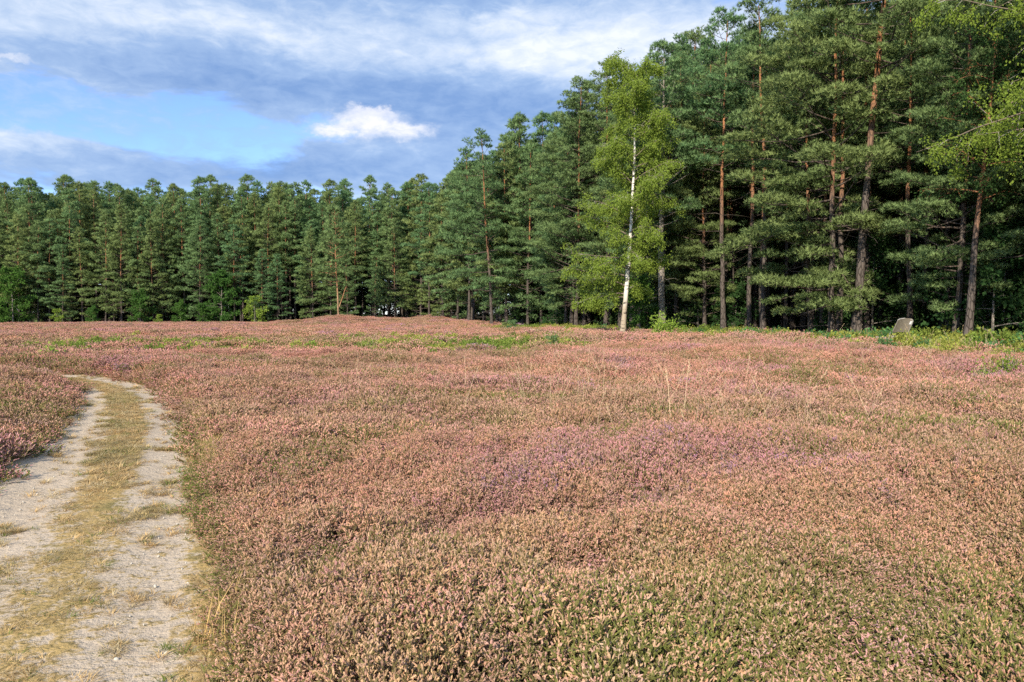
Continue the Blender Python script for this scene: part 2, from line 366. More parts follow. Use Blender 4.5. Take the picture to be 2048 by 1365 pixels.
M_leg = plain('leg_wood', (0.42, 0.30, 0.16), (0.52, 0.38, 0.22), 25)
M_log = plain('bleached_log', (0.42, 0.34, 0.24), (0.55, 0.46, 0.34), 9)
M_peb = plain('pebble', (0.40, 0.36, 0.30), (0.58, 0.54, 0.47), 3, 0.1)

# ------------------------------------------------------------------ ground and path
def build_ground():
    def axis(lo, hi, fine, far):
        a = list(np.arange(lo, hi + 1e-6, fine)); s = fine; v = hi
        while v < far: s *= 1.25; v += s; a.append(v)
        s = fine; v = lo; b = []
        while v > -far: s *= 1.25; v -= s; b.append(v)
        return np.array(b[::-1] + a)
    xs = axis(-40, 24, 0.8, 900); ys = axis(-6, 110, 0.8, 900)
    X, Y = np.meshgrid(xs, ys); x = X.ravel(); y = Y.ravel(); z = ground_z(x, y)
    pd = np.abs(path_coord(x, y)); z = z - 0.03 * (1 - smooth(pd, 0.7, 1.6))
    n, m = X.shape; i = np.arange(n - 1)[:, None] * m; j = np.arange(m - 1)[None, :]
    F = np.stack([i + j, i + j + 1, i + j + 1 + m, i + j + m], -1).reshape(-1, 4)
    wood = smooth(edge_dist(x, y), -1.5, 1.0)
    o = new_obj('ground', make_mesh('ground', np.stack([x, y, z], 1), [F], [ground_mat()], {'wood': wood}, True)); tag(o, 'dark peaty ground under the heather and the wood', kind='structure')

def turf_amount(u, y, x=None):
    """how grassy the path is: u across in metres (positive towards the long heather side)"""
    mid = np.exp(-((u - 0.0) / 0.265) ** 2); rim = smooth(u, 0.62, 0.85); lrim = smooth(-u, 0.78, 0.95)
    near = 1 - smooth(y, 4.5, 8.5)
    mid = mid * (1.0 - 0.55 * near); g = np.maximum(np.maximum(mid, rim * 0.85), lrim * 0.5)
    g = np.maximum(g, 0.15 * np.exp(-((u - 0.6) / 0.35) ** 2))
    return g * (1 - 0.25 * near) + near * 0.30 * np.exp(-((u - 0.2) / 0.7) ** 2) + 0.09

def build_path():
    P = PATH; T = np.gradient(P, axis=0); T = unit(T); N = np.stack([T[:, 1], -T[:, 0]], 1)
    us = np.linspace(-1.25, 1.25, 21); V = []; ac = []; tf = []
    for k in range(len(P)):
        for u in us:
            q = P[k] + N[k] * u; rut = -0.03 * math.exp(-((abs(u) - 0.55) / 0.2) ** 2)
            V.append((q[0], q[1], float(ground_z(q[0], q[1])) + 0.035 + rut * 0.8)); ac.append(u); tf.append(float(turf_amount(u, q[1])))
    m = len(us); i = np.arange(len(P) - 1)[:, None] * m; j = np.arange(m - 1)[None, :]
    F = np.stack([i + j, i + j + 1, i + j + 1 + m, i + j + m], -1).reshape(-1, 4)
    o = new_obj('path', make_mesh('path', V, [F], [path_mat()], {'across': ac, 'turf': tf}, True)); tag(o, 'pale sandy track with a dry grass middle strip', kind='structure')
build_ground(); build_path()

# ------------------------------------------------------------------ scattered ground cover (geometry nodes, one object each)
def scatter(name, pts, rot, scl, vi, protos, attrs, label, cat=None):
    """pts (n,3); rot (n,3) euler; scl (n,3); vi variant index; attrs name -> (n,) or (n,3)"""
    c = bpy.data.collections.new(name + '_kinds')
    for k, me in enumerate(protos):
        c.objects.link(bpy.data.objects.new('%s_kind_%02d' % (name, k), me))
    me = bpy.data.meshes.new(name); n = len(pts); me.vertices.add(n); me.vertices.foreach_set('co', np.asarray(pts, np.float32).ravel())
    def put(nm, typ, arr, key): a = me.attributes.new(nm, typ, 'POINT'); a.data.foreach_set(key, np.ascontiguousarray(arr).ravel())
    put('rot', 'FLOAT_VECTOR', np.asarray(rot, np.float32), 'vector'); put('scl', 'FLOAT_VECTOR', np.asarray(scl, np.float32), 'vector'); put('vi', 'INT', np.asarray(vi, np.int32), 'value')
    for k, v in attrs.items():
        v = np.asarray(v, np.float32)
        if v.ndim == 2: put(k, 'FLOAT_COLOR', np.concatenate([v, np.ones((n, 1), np.float32)], 1), 'color')
        else: put(k, 'FLOAT', v, 'value')
    me.update(); o = new_obj(name, me); tag(o, label, cat, kind='stuff')
    g = bpy.data.node_groups.new(name + '_scatter', 'GeometryNodeTree')
    g.interface.new_socket('Geometry', in_out='INPUT', socket_type='NodeSocketGeometry'); g.interface.new_socket('Geometry', in_out='OUTPUT', socket_type='NodeSocketGeometry')
    N = g.nodes; L = g.links; gi = N.new('NodeGroupInput'); go = N.new('NodeGroupOutput'); ip = N.new('GeometryNodeInstanceOnPoints'); ci = N.new('GeometryNodeCollectionInfo')
    ci.inputs['Collection'].default_value = c; ci.inputs['Separate Children'].default_value = True; ci.inputs['Reset Children'].default_value = True
    def na(nm, typ):
        a = N.new('GeometryNodeInputNamedAttribute'); a.data_type = typ; a.inputs['Name'].default_value = nm
        return next(s for s in a.outputs if s.enabled and s.name == 'Attribute')
    e2r = N.new('FunctionNodeEulerToRotation')
    L.new(gi.outputs[0], ip.inputs['Points']); L.new(ci.outputs[0], ip.inputs['Instance']); ip.inputs['Pick Instance'].default_value = True
    L.new(na('vi', 'INT'), ip.inputs['Instance Index']); L.new(na('rot', 'FLOAT_VECTOR'), e2r.inputs[0]); L.new(e2r.outputs[0], ip.inputs['Rotation']); L.new(na('scl', 'FLOAT_VECTOR'), ip.inputs['Scale'])
    L.new(ip.outputs[0], go.inputs[0])
    md = o.modifiers.new('scatter', 'NODES'); md.node_group = g
    return o

def spindles(B, T, srad, sides, prof_s, prof_r, fl_at, rng, jit=0.35):
    """bumpy tapered spikes from B to T; returns V, F4, fl, rnd"""
    n = len(B); s = np.asarray(prof_s); r = np.asarray(prof_r); m = len(s); ax = T - B
    e1 = unit(np.cross(ax, rng.randn(n, 3))); e2 = unit(np.cross(ax, e1)); th = np.arange(sides) * 2 * math.pi / sides
    rr = r[None, :, None] * (1 + jit * (2 * rng.rand(n, m, sides) - 1)) * srad[:, None, None]
    bend = rng.randn(n, 3) * 0.08 * np.linalg.norm(ax, axis=1, keepdims=True)
    C = B[:, None, :] + ax[:, None, :] * s[None, :, None] + bend[:, None, :] * (s * (1 - s) * 2)[None, :, None]
    V = C[:, :, None, :] + rr[..., None] * (np.cos(th)[None, None, :, None] * e1[:, None, None, :] + np.sin(th)[None, None, :, None] * e2[:, None, None, :])
    b = (np.arange(n) * m * sides)[:, None, None]; i = (np.arange(m - 1) * sides)[None, :, None]; j = np.arange(sides)[None, None, :]; k = (j + 1) % sides
    F = np.stack([b + i + j, b + i + k, b + i + k + sides, b + i + j + sides], -1).reshape(-1, 4)
    fl = np.broadcast_to(np.asarray(fl_at)[None, :, None], (n, m, sides)).reshape(-1); rnd = np.repeat(rng.rand(n), m * sides)
    return V.reshape(-1, 3), F, fl, rnd

def heather_clump(seed, rad, n, H, detail):
    rng = np.random.RandomState(seed); a = rng.rand(n) * 6.283; q = np.sqrt(rng.rand(n)) * rad
    base = np.stack([np.cos(a) * q, np.sin(a) * q, np.zeros(n)], 1); out = base * np.array([0.55, 0.55, 0]) + rng.randn(n, 3) * np.array([0.05, 0.05, 0]) * (H / 0.35)
    h = H * (0.72 + 0.36 * rng.rand(n)) * (1 - 0.25 * (q / rad) ** 2); tip = base + out; tip[:, 2] = h
    if detail == 2:
        V1, F1, f1, r1 = spindles(base, base + (tip - base) * 0.6, np.ones(n), 3, [0, 1], [0.0026, 0.0018], [-1, -1], rng)
        # flowering and leafy branchlets that leave each stem at all angles
        k = 10; f0 = 0.42 + 0.48 * rng.rand(n * k, 1); B0 = np.repeat(base, k, 0); T0 = np.repeat(tip, k, 0); O = B0 + (T0 - B0) * f0; L = (0.020 + 0.034 * rng.rand(n * k, 1)) * (H / 0.36)
        Dv = unit(unit(T0 - B0) * 0.8 + rng.randn(n * k, 3) * 0.52 + np.array([0, 0, 0.15])); Tt = O + Dv * L
        V2, F2, f2, r2 = spindles(O, Tt, 0.7 + 0.6 * rng.rand(n * k), 4, [0, 0.25, 0.42, 0.56, 0.70, 0.85, 1.0], [0.0011, 0.0021, 0.0023, 0.0027, 0.0031, 0.0027, 0.0009], [0, 0, 0, 1, 1, 1, 1], rng, 0.6)
        kk = 4; m = len(O) * kk; q_ = 0.15 + 0.8 * rng.rand(m, 1); O3 = np.repeat(O, kk, 0); T3 = np.repeat(Tt, kk, 0); P = O3 + (T3 - O3) * q_
        V3, F3, _ = leaves(P, np.repeat(Dv, kk, 0) * 0.7, 0.0080, rng, -0.2, 0.6); f3 = np.repeat((q_[:, 0] > 0.5) * 1.0, 4); r3 = np.repeat(np.repeat(r2.reshape(len(O), -1)[:, 0], kk), 4)
        V = np.concatenate([V1, V2, V3]); F = [np.concatenate([F1, F2 + len(V1)]), F3 + len(V1) + len(V2)]
        return make_mesh('heather_near', V, F, [M_heather], {'fl': np.concatenate([f1, f2, f3]), 'rnd': np.concatenate([r1, r2, r3])})
    k = 9 if detail == 1 else 4; f0 = 0.38 + 0.48 * rng.rand(n * k, 1); B0 = np.repeat(base, k, 0); T0 = np.repeat(tip, k, 0); O = B0 + (T0 - B0) * f0
    Dv = unit(unit(T0 - B0) + rng.randn(n * k, 3) * 0.5 + np.array([0, 0, 0.15])); L = (0.038 + 0.044 * rng.rand(n * k, 1)) * (1.0 if detail == 1 else 1.5); Tt = O + Dv * L
    if detail == 1: V, F, f, r = spindles(O, Tt, 0.7 + 0.6 * rng.rand(n * k), 3, [0, 0.45, 0.6, 0.85, 1.0], [0.0025, 0.0046, 0.0052, 0.0048, 0.0012], [0, 0, 1, 1, 1], rng, 0.55)
    else: V, F, f, r = spindles(O, Tt, 0.7 + 0.6 * rng.rand(n * k), 3, [0, 0.45, 0.75, 1.0], [0.006, 0.013, 0.014, 0.003], [0, 0.2, 1, 1], rng, 0.5)
    return make_mesh('heather_mid', V, [F], [M_heather], {'fl': f, 'rnd': r})

def lerp3(a, b, t): return np.asarray(a)[None, :] * (1 - t[:, None]) + np.asarray(b)[None, :] * t[:, None]
def mixc(c, b, t): return c * (1 - t[:, None]) + np.asarray(b)[None, :] * t[:, None]

def bilberry_zone(x, y):
    """0..1: where green dwarf shrubs replace the heather"""
    strip = np.exp(-((y - (34 + 0.05 * x)) / 8.5) ** 2) * smooth(x, -28, -16) * (1 - smooth(x, 1.5, 5))
    n = fbm(x, y, 3.2, 4, 3.1); n2 = fbm(x, y * 0.6, 7.0, 3, 8.1)
    s = strip * smooth(n * 0.6 + n2 * 0.4, 0.47, 0.62) * 0.8 * smooth(y, 24, 27)
    ed = edge_dist(x, y); fr = np.exp(-((ed + 2.0) / 2.3) ** 2) * smooth(y, 14, 20) * (1 - smooth(y, 58, 75)) * smooth(n, 0.20, 0.42)
    fr = fr * (1 - np.exp(-((x - 5.7) / 1.6) ** 2 - ((y - 41) / 4) ** 2) * 0.8)
    return np.clip(np.maximum(s * 0.9, fr), 0, 1)

def heather_points(rng, cell, r0, r1, xlim, ylim):
    xs = np.arange(xlim[0], xlim[1], cell); ys = np.arange(ylim[0], ylim[1], cell); X, Y = np.meshgrid(xs, ys); x = X.ravel(); y = Y.ravel()
    x = x + (rng.rand(len(x)) - 0.5) * cell * 1.1; y = y + (rng.rand(len(y)) - 0.5) * cell * 1.1; d = np.hypot(x, y)
    ok = (d >= r0 + (rng.rand(len(d)) - 0.5) * 1.0) & (d < r1 + (rng.rand(len(d)) - 0.5) * 1.0) & (np.abs(x) < 0.80 * np.maximum(y, 0) + 4.0)
    x, y = x[ok], y[ok]; u = path_coord(x, y); lim = HALF + 0.24 * (fbm(x, y, 1.3, 3, 5.0) - 0.42) + 0.02
    lim = np.where(u > 0, lim - 0.08 - 0.12 * smooth(y, 4.5, 7), lim - 0.02 - 0.26 * smooth(y, 9, 15))
    ed = edge_dist(x, y); ok = (np.abs(u) > lim) & (ed < 1.0 - 2.2 * rng.rand(len(x))) & (np.hypot(x, y) > 1.0)
    x, y, u = x[ok], y[ok], u[ok]
    ok = rng.rand(len(x)) > bilberry_zone(x, y) * 1.15
    return x[ok], y[ok], np.abs(u[ok]) - HALF + np.where(u[ok] > 0, 0.16, 0.02 + 0.26 * smooth(y[ok], 9, 15))

def heather_attrs(x, y, margin, rng):
    n = len(x); n1 = fbm(x, y, 2.6, 4, 1.0); n2 = fbm(x, y, 1.0, 3, 2.0); n3 = fbm(x, y, 7.5, 3, 4.0); n4 = fbm(x, y, 0.55, 2, 6.0); d = np.hypot(x, y)
    cf = lerp3((0.57, 0.300, 0.225), (0.59, 0.265, 0.222), smooth(d, 5, 24))
    cf = mixc(cf, (0.56, 0.40, 0.23), 0.75 * (1 - smooth(d, 3.0, 6.5)) * smooth(n2, 0.3, 0.6))
    cf = mixc(cf, (0.55, 0.31, 0.20), smooth(n3, 0.50, 0.66) * 0.4)
    mauve = np.maximum(0.9 * smooth(n1 * 0.75 + n4 * 0.25, 0.52, 0.64), 0.7 * smooth(n1 * 0.4 + n4 * 0.6, 0.50, 0.64)) + 0.15 * (rng.rand(n) < 0.25); cf = mixc(cf, (0.50, 0.225, 0.30), mauve * 0.85 * rng.rand(n) ** 0.5)
    cf = mixc(cf, (0.33, 0.17, 0.34), (rng.rand(n) < 0.05 * smooth(n1, 0.5, 0.65)) * 0.8)
    n5 = fbm(x, y, 4.2, 4, 21.0); dull = smooth(n5, 0.50, 0.64); cf = mixc(cf, (0.40, 0.25, 0.185), dull * 0.55)
    cf = mixc(cf, (0.33, 0.20, 0.13), (rng.rand(n) < 0.10) * 0.7); cf = cf * (0.86 + 0.42 * rng.rand(n, 1)) * (1 + 0.10 * rng.randn(n, 3) * np.array([[0.4, 0.6, 1.0]]))
    cf = np.clip(cf, 0.05, 0.75)
    green = smooth(n2 * 0.6 + n4 * 0.4, 0.54, 0.72) * 0.65
    corner = np.exp(-((x - 2.6) / 1.7) ** 2 - ((y - 3.4) / 1.5) ** 2) + 0.8 * np.exp(-((x - 0.6) / 0.9) ** 2 - ((y - 3.0) / 0.8) ** 2)
    green = np.maximum(green, 0.6 * smooth(fbm(x, y, 1.9, 3, 31.0), 0.61, 0.70))
    rim = np.exp(-(np.maximum(margin, 0) / 0.22) ** 2) * smooth(fbm(x, y, 1.6, 2, 9.0), 0.35, 0.6)
    green = np.clip(np.maximum(green, np.maximum(corner * 0.8, rim)), 0, 1)
    green = np.maximum(green, 0.75 * np.exp(-((y - (34 + 0.05 * x)) / 8.0) ** 2) * smooth(x, -32, -18) * (1 - smooth(x, 1, 6)) * smooth(n3, 0.35, 0.5))
    fa = np.clip(0.96 - 0.08 * dull - 0.55 * green + 0.07 * rng.randn(n), 0.12, 1.0); fa = np.maximum(fa, smooth(d, 14, 34) * 0.94 - 0.4 * green)
    cl = lerp3((0.22, 0.165, 0.075), (0.185, 0.230, 0.048), green); cl = mixc(cl, (0.16, 0.115, 0.065), smooth(n4, 0.5, 0.7) * (1 - green) * 0.8); cl = cl * (0.8 + 0.4 * rng.rand(n, 1))
    hgt = 0.46 + 1.05 * (0.6 * n2 + 0.4 * n1); hgt = hgt * (0.50 + 0.50 * smooth(margin, 0.0, 0.5)) * (1 + 0.35 * np.exp(-((x + 13) / 5) ** 2 - ((y - 15.5) / 4) ** 2)); hgt = hgt * (1 - 0.38 * smooth(n4, 0.56, 0.72))
    return cf, cl, fa, hgt

def build_heather():
    rng = np.random.RandomState(5); P = []; RT = []; SC = []; VI = []; CF = []; CL = []; FA = []
    zones = [(0.108, 1.0, 9.0, (-12, 11), (0.4, 9.6), 0, 6), (0.24, 9.0, 27.0, (-27, 26), (-2, 28), 6, 5), (0.46, 27.0, 118, (-92, 22), (14, 108), 11, 4)]
    for cell, r0, r1, xl, yl, v0, nv in zones:
        x, y, mg = heather_points(rng, cell, r0, r1, xl, yl); n = len(x); cf, cl, fa, hg = heather_attrs(x, y, mg, rng)
        hum = 0.46 * (fbm(x, y, 1.5, 3, 13.0) - 0.47) * smooth(mg, 0.05, 0.7); P.append(np.stack([x, y, ground_z(x, y) - 0.02 + np.clip(hum, -0.12, 0.2)], 1)); tilt = 0.12
        RT.append(np.stack([rng.randn(n) * tilt, rng.randn(n) * tilt, rng.rand(n) * 6.283], 1)); w = 0.9 + 0.3 * rng.rand(n)
        SC.append(np.stack([w, w, hg * (0.9 + 0.2 * rng.rand(n))], 1)); VI.append(v0 + rng.randint(0, nv, n)); CF.append(cf); CL.append(cl); FA.append(fa)
    protos = [heather_clump(100 + i, 0.10, 24, 0.36, 2) for i in range(6)] + [heather_clump(200 + i, 0.24, 62, 0.38, 1) for i in range(5)] + [heather_clump(300 + i, 0.42, 95, 0.40, 0) for i in range(4)]
    scatter('heather', np.concatenate(P), np.concatenate(RT), np.concatenate(SC), np.concatenate(VI), protos, {'cf': np.concatenate(CF), 'cl': np.concatenate(CL), 'fa': np.concatenate(FA)}, 'fading pink and rust brown heather covering the whole heath', 'heather')
    print('heather', sum(len(p) for p in P))
build_heather()

def leaf_clump(seed, rad, H, n, size, name, m, stems=7):
    rng = np.random.RandomState(seed); A = Acc(); a = rng.rand(n) * 6.283; q = np.sqrt(rng.rand(n)) * rad; h = H * (0.25 + 0.75 * rng.rand(n)) * (1 - 0.5 * (q / rad) ** 2)
    Pn = np.stack([np.cos(a) * q, np.sin(a) * q, h], 1); Dv = np.stack([np.cos(a), np.sin(a), np.full(n, 0.8)], 1)
    V, F, s = leaves(Pn, Dv, size, rng, -0.2, 0.65); A.add(V, F, None, s)
    for k in range(stems):
        b = rng.rand() * 6.283; r = rad * 0.7 * rng.rand(); A.tube([(0, 0, 0), (math.cos(b) * r * 0.6, math.sin(b) * r * 0.6, H * 0.5), (math.cos(b) * r, math.sin(b) * r, H * 0.9)], [0.008, 0.006, 0.002], 3, 0.1)
    return A.mesh(name, [m], 'shade', False)

def build_bilberry():
    rng = np.random.RandomState(8); cell = 0.42; xs = np.arange(-34, 21, cell); ys = np.arange(14, 78, cell); X, Y = np.meshgrid(xs, ys)
    x = X.ravel() + (rng.rand(X.size) - 0.5) * cell; y = Y.ravel() + (rng.rand(X.size) - 0.5) * cell
    z = bilberry_zone(x, y); ok = (rng.rand(len(x)) < z * 1.1) & (edge_dist(x, y) < 2.5); x, y = x[ok], y[ok]; n = len(x)
    s = (0.55 + 0.5 * rng.rand(n)) * (0.55 + 0.9 * fbm(x, y, 1.5, 2, 3.0)); nn = fbm(x, y, 2.2, 3, 12.0)
    tall = smooth(x, 13.5, 16) * 0.35 * (1 - smooth(y, 30, 34)); s = s * (1 + tall)
    c = lerp3((0.19, 0.27, 0.055), (0.34, 0.36, 0.08), smooth(nn, 0.35, 0.60)); teal = (rng.rand(n) < 0.3)[:, None]; c = np.where(teal & (x > 6)[:, None], np.array([[0.11, 0.24, 0.085]]), c) * (0.8 + 0.4 * rng.rand(n, 1))
    protos = [leaf_clump(400 + i, 0.27, 0.52, 210, 0.075, 'bilberry_clump', M_green) for i in range(4)]
    scatter('bilberry_undergrowth', np.stack([x, y, ground_z(x, y)], 1), np.stack([rng.randn(n) * 0.1, rng.randn(n) * 0.1, rng.rand(n) * 6.28], 1), np.repeat(s[:, None], 3, 1), rng.randint(0, 4, n), protos, {'cf': c}, 'bright green low leafy growth in patches and along the wood edge', 'undergrowth')
build_bilberry()

def blade_tuft(seed, n, H, spread, w, name, flat=0.0):
    rng = np.random.RandomState(seed); A = Acc(); V = []; F = []
    a = rng.rand(n) * 6.283; b0 = np.stack([np.cos(a), np.sin(a), a * 0], 1) * rng.rand(n, 1) * spread * 0.5; h = H * (0.5 + 0.7 * rng.rand(n, 1))
    d = np.stack([np.cos(a), np.sin(a), a * 0], 1) * (0.25 + flat) * h * rng.rand(n, 1) * 2 + rng.randn(n, 3) * 0.1 * h; d[:, 2] = 0
    up = np.array([[0, 0, 1.0]]); s = unit(np.cross(unit(d + 1e-6), up)) * w
    p1 = b0 + d * 0.35 + up * h * 0.6 * (1 - flat * 0.6); p2 = b0 + d + up * h * (1 - flat * 0.75)
    V = np.stack([b0 - s, b0 + s, p1 + s * 0.8, p1 - s * 0.8, p2], 1).reshape(-1, 3); i = np.arange(n)[:, None] * 5
    A.add(V, i + np.array([[3, 2, 4]]), i + np.array([[0, 1, 2, 3]]), np.repeat(rng.rand(n), 5)); return A.mesh(name, [M_straw], 'shade', False)

def build_grass():
    rng = np.random.RandomState(21); N = 230000; x = -14 + 16 * rng.rand(N); y = 1.0 + 21 * rng.rand(N) ** 1.3; u = path_coord(x, y)
    nb = fbm(x, y, 0.9, 4, 2.2); nf = fbm(x, y, 0.22, 3, 7.7); d = np.hypot(x, y); near = 1 - smooth(y, 4, 8.5)
    g = turf_amount(u, y); pr = smooth(g + (nb - 0.5) * 0.8 + (nf - 0.5) * 1.5, 0.38, 0.75) * np.where(np.abs(u) < 1.1, 1, 0)
    pr = np.maximum(pr * (0.9 - 0.35 * near), (0.06 + 0.12 * near) * smooth(nf, 0.4, 0.6) * (np.abs(u) < 1.0) * smooth(u, -0.9, -0.2)); ok = rng.rand(N) < pr; x, y, u, nb, d = x[ok], y[ok], u[ok], nb[ok], d[ok]; n = len(x)
    edge = smooth(u, 0.85, 1.0) * smooth(y, 6.5, 8.5) * (1 - smooth(y, 17, 20)); kind = np.where(rng.rand(n) < edge * 0.9, 3 + rng.randint(0, 2, n), rng.randint(0, 3, n))
    c = lerp3((0.57, 0.405, 0.20), (0.46, 0.35, 0.165), smooth(nb, 0.45, 0.6)); c = mixc(c, (0.40, 0.35, 0.23), (rng.rand(n) < 0.3) * 0.7); c = np.where((kind > 2)[:, None], np.array([[0.60, 0.46, 0.19]]), c); c = np.where((rng.rand(n) < 0.07)[:, None], np.array([[0.16, 0.20, 0.05]]), c) * (0.75 + 0.5 * rng.rand(n, 1))
    s = 0.55 + 0.6 * rng.rand(n); s = s * np.where(kind > 2, 1.0, 0.70 + 0.30 * smooth(y, 4, 9))
    protos = [blade_tuft(500 + i, 26, 0.075, 0.11, 0.0028, 'short_grass', 0.75) for i in range(3)] + [blade_tuft(510 + i, 30, 0.19, 0.10, 0.0032, 'edge_grass', 0.15) for i in range(2)]
    scatter('dry_grass', np.stack([x, y, ground_z(x, y) + 0.02], 1), np.stack([rng.randn(n) * 0.1, rng.randn(n) * 0.1, rng.rand(n) * 6.28], 1), np.repeat(s[:, None], 3, 1), kind, protos, {'cf': c}, 'dry yellow grass along the middle and rim of the sandy track', 'grass')
    # corner of straw-coloured grass where the heather meets the track close by, and single tall stalks in the heather
    m = 130; x = -1.6 + 1.5 * rng.rand(m); y = 2.4 + 2.0 * rng.rand(m); u = path_coord(x, y); ok = (u > 0.80) & (u < 1.75 - 0.75 * smooth(y, 3.0, 4.4)); x, y = x[ok], y[ok]; n1 = len(x)
    k = 1100; xs = -6 + 32 * rng.rand(k); ys = 4.5 + 26 * rng.rand(k); xs = xs * ys / 26; clump = fbm(xs, ys, 4, 3, 5.5); ok = (path_coord(xs, ys) > 1.2) & (edge_dist(xs, ys) < -2) & (rng.rand(k) < smooth(clump, 0.44, 0.60)); xs, ys = xs[ok], ys[ok]; n2 = len(xs)
    X = np.concatenate([x, xs]); Y = np.concatenate([y, ys]); n = n1 + n2; vi = np.concatenate([rng.randint(0, 2, n1), 2 + rng.randint(0, 3, n2)])
    c = np.where((np.arange(n) < n1)[:, None], np.array([[0.55, 0.38, 0.16]]), np.array([[0.62, 0.47, 0.30]])) * (0.8 + 0.35 * rng.rand(n, 1)); s = 0.7 + 0.5 * rng.rand(n)
    protos = [blade_tuft(520 + i, 16, 0.25, 0.12, 0.0020, 'corner_grass', 0.1) for i in range(2)] + [stalk(530 + i) for i in range(3)]
    scatter('grass_stalks', np.stack([X, Y, ground_z(X, Y)], 1), np.stack([rng.randn(n) * 0.14, rng.randn(n) * 0.14, rng.rand(n) * 6.28], 1), np.repeat(s[:, None], 3, 1), vi, protos, {'cf': c}, 'thin straw coloured grass stalks standing up out of the heather', 'grass')
    # small pebbles on the sand
    m = 16000; x = -13 + 13 * rng.rand(m); y = 1.5 + 18 * rng.rand(m) ** 1.6; u = path_coord(x, y); ok = np.abs(u) < 1.0; x, y = x[ok], y[ok]; n = len(x); s = 0.003 + 0.007 * rng.rand(n) ** 4
    scatter('pebbles', np.stack([x, y, ground_z(x, y) + 0.022], 1), rng.rand(n, 3) * 6.28, np.stack([s * 1.3, s, s * 0.8], 1), rng.randint(0, 2, n), [pebble(540), pebble(541)], {}, 'small pale pebbles strewn over the sandy track', 'gravel')

def stalk(seed):
    rng = np.random.RandomState(seed); A = Acc(); H = 0.78; b = rng.randn(2) * 0.05; P = [(0, 0, 0), (b[0], b[1], H * 0.4), (b[0] * 2.6, b[1] * 2.6, H * 0.75), (b[0] * 4.2, b[1] * 4.2, H)]
    A.tube(P, [0.0034, 0.0030, 0.0026, 0.0016], 3, 0.5); e = np.array(P[-1]); f = np.array(P[-2]); m = 14; q = f + (e - f) * np.linspace(0.35, 1, m)[:, None]
    V, F, s = leaves(q, np.tile(unit(e - f), (m, 1)) * 2, 0.03, rng, 0, 0.22); A.add(V, F, None, s); return A.mesh('stalk', [M_straw], 'shade', False)
def pebble(seed):
    rng = np.random.RandomState(seed); g = (1 + 5 ** 0.5) / 2
    V = np.array([(-1, g, 0), (1, g, 0), (-1, -g, 0), (1, -g, 0), (0, -1, g), (0, 1, g), (0, -1, -g), (0, 1, -g), (g, 0, -1), (g, 0, 1), (-g, 0, -1), (-g, 0, 1)], float) / 1.9; V *= 1 + 0.25 * (rng.rand(12, 1) - 0.5)
    F = np.array([(0, 11, 5), (0, 5, 1), (0, 1, 7), (0, 7, 10), (0, 10, 11), (1, 5, 9), (5, 11, 4), (11, 10, 2), (10, 7, 6), (7, 1, 8), (3, 9, 4), (3, 4, 2), (3, 2, 6), (3, 6, 8), (3, 8, 9), (4, 9, 5), (2, 4, 11), (6, 2, 10), (8, 6, 7), (9, 8, 1)])
    return make_mesh('pebble', V, [F], [M_peb], None, True)
build_grass()

# ------------------------------------------------------------------ trees
def bent(p0, d0, L, n, lift, rng, wob=0.08):
    """a branch as a poly-line: starts along d0, its inclination changing by lift over the length"""
    P = [np.array(p0, float)]; d = np.array(d0, float)
    for i in range(n):
        d = d + np.array([0, 0, lift / n]) + rng.randn(3) * wob; d /= np.linalg.norm(d); P.append(P[-1] + d * L / n)
    return np.array(P)

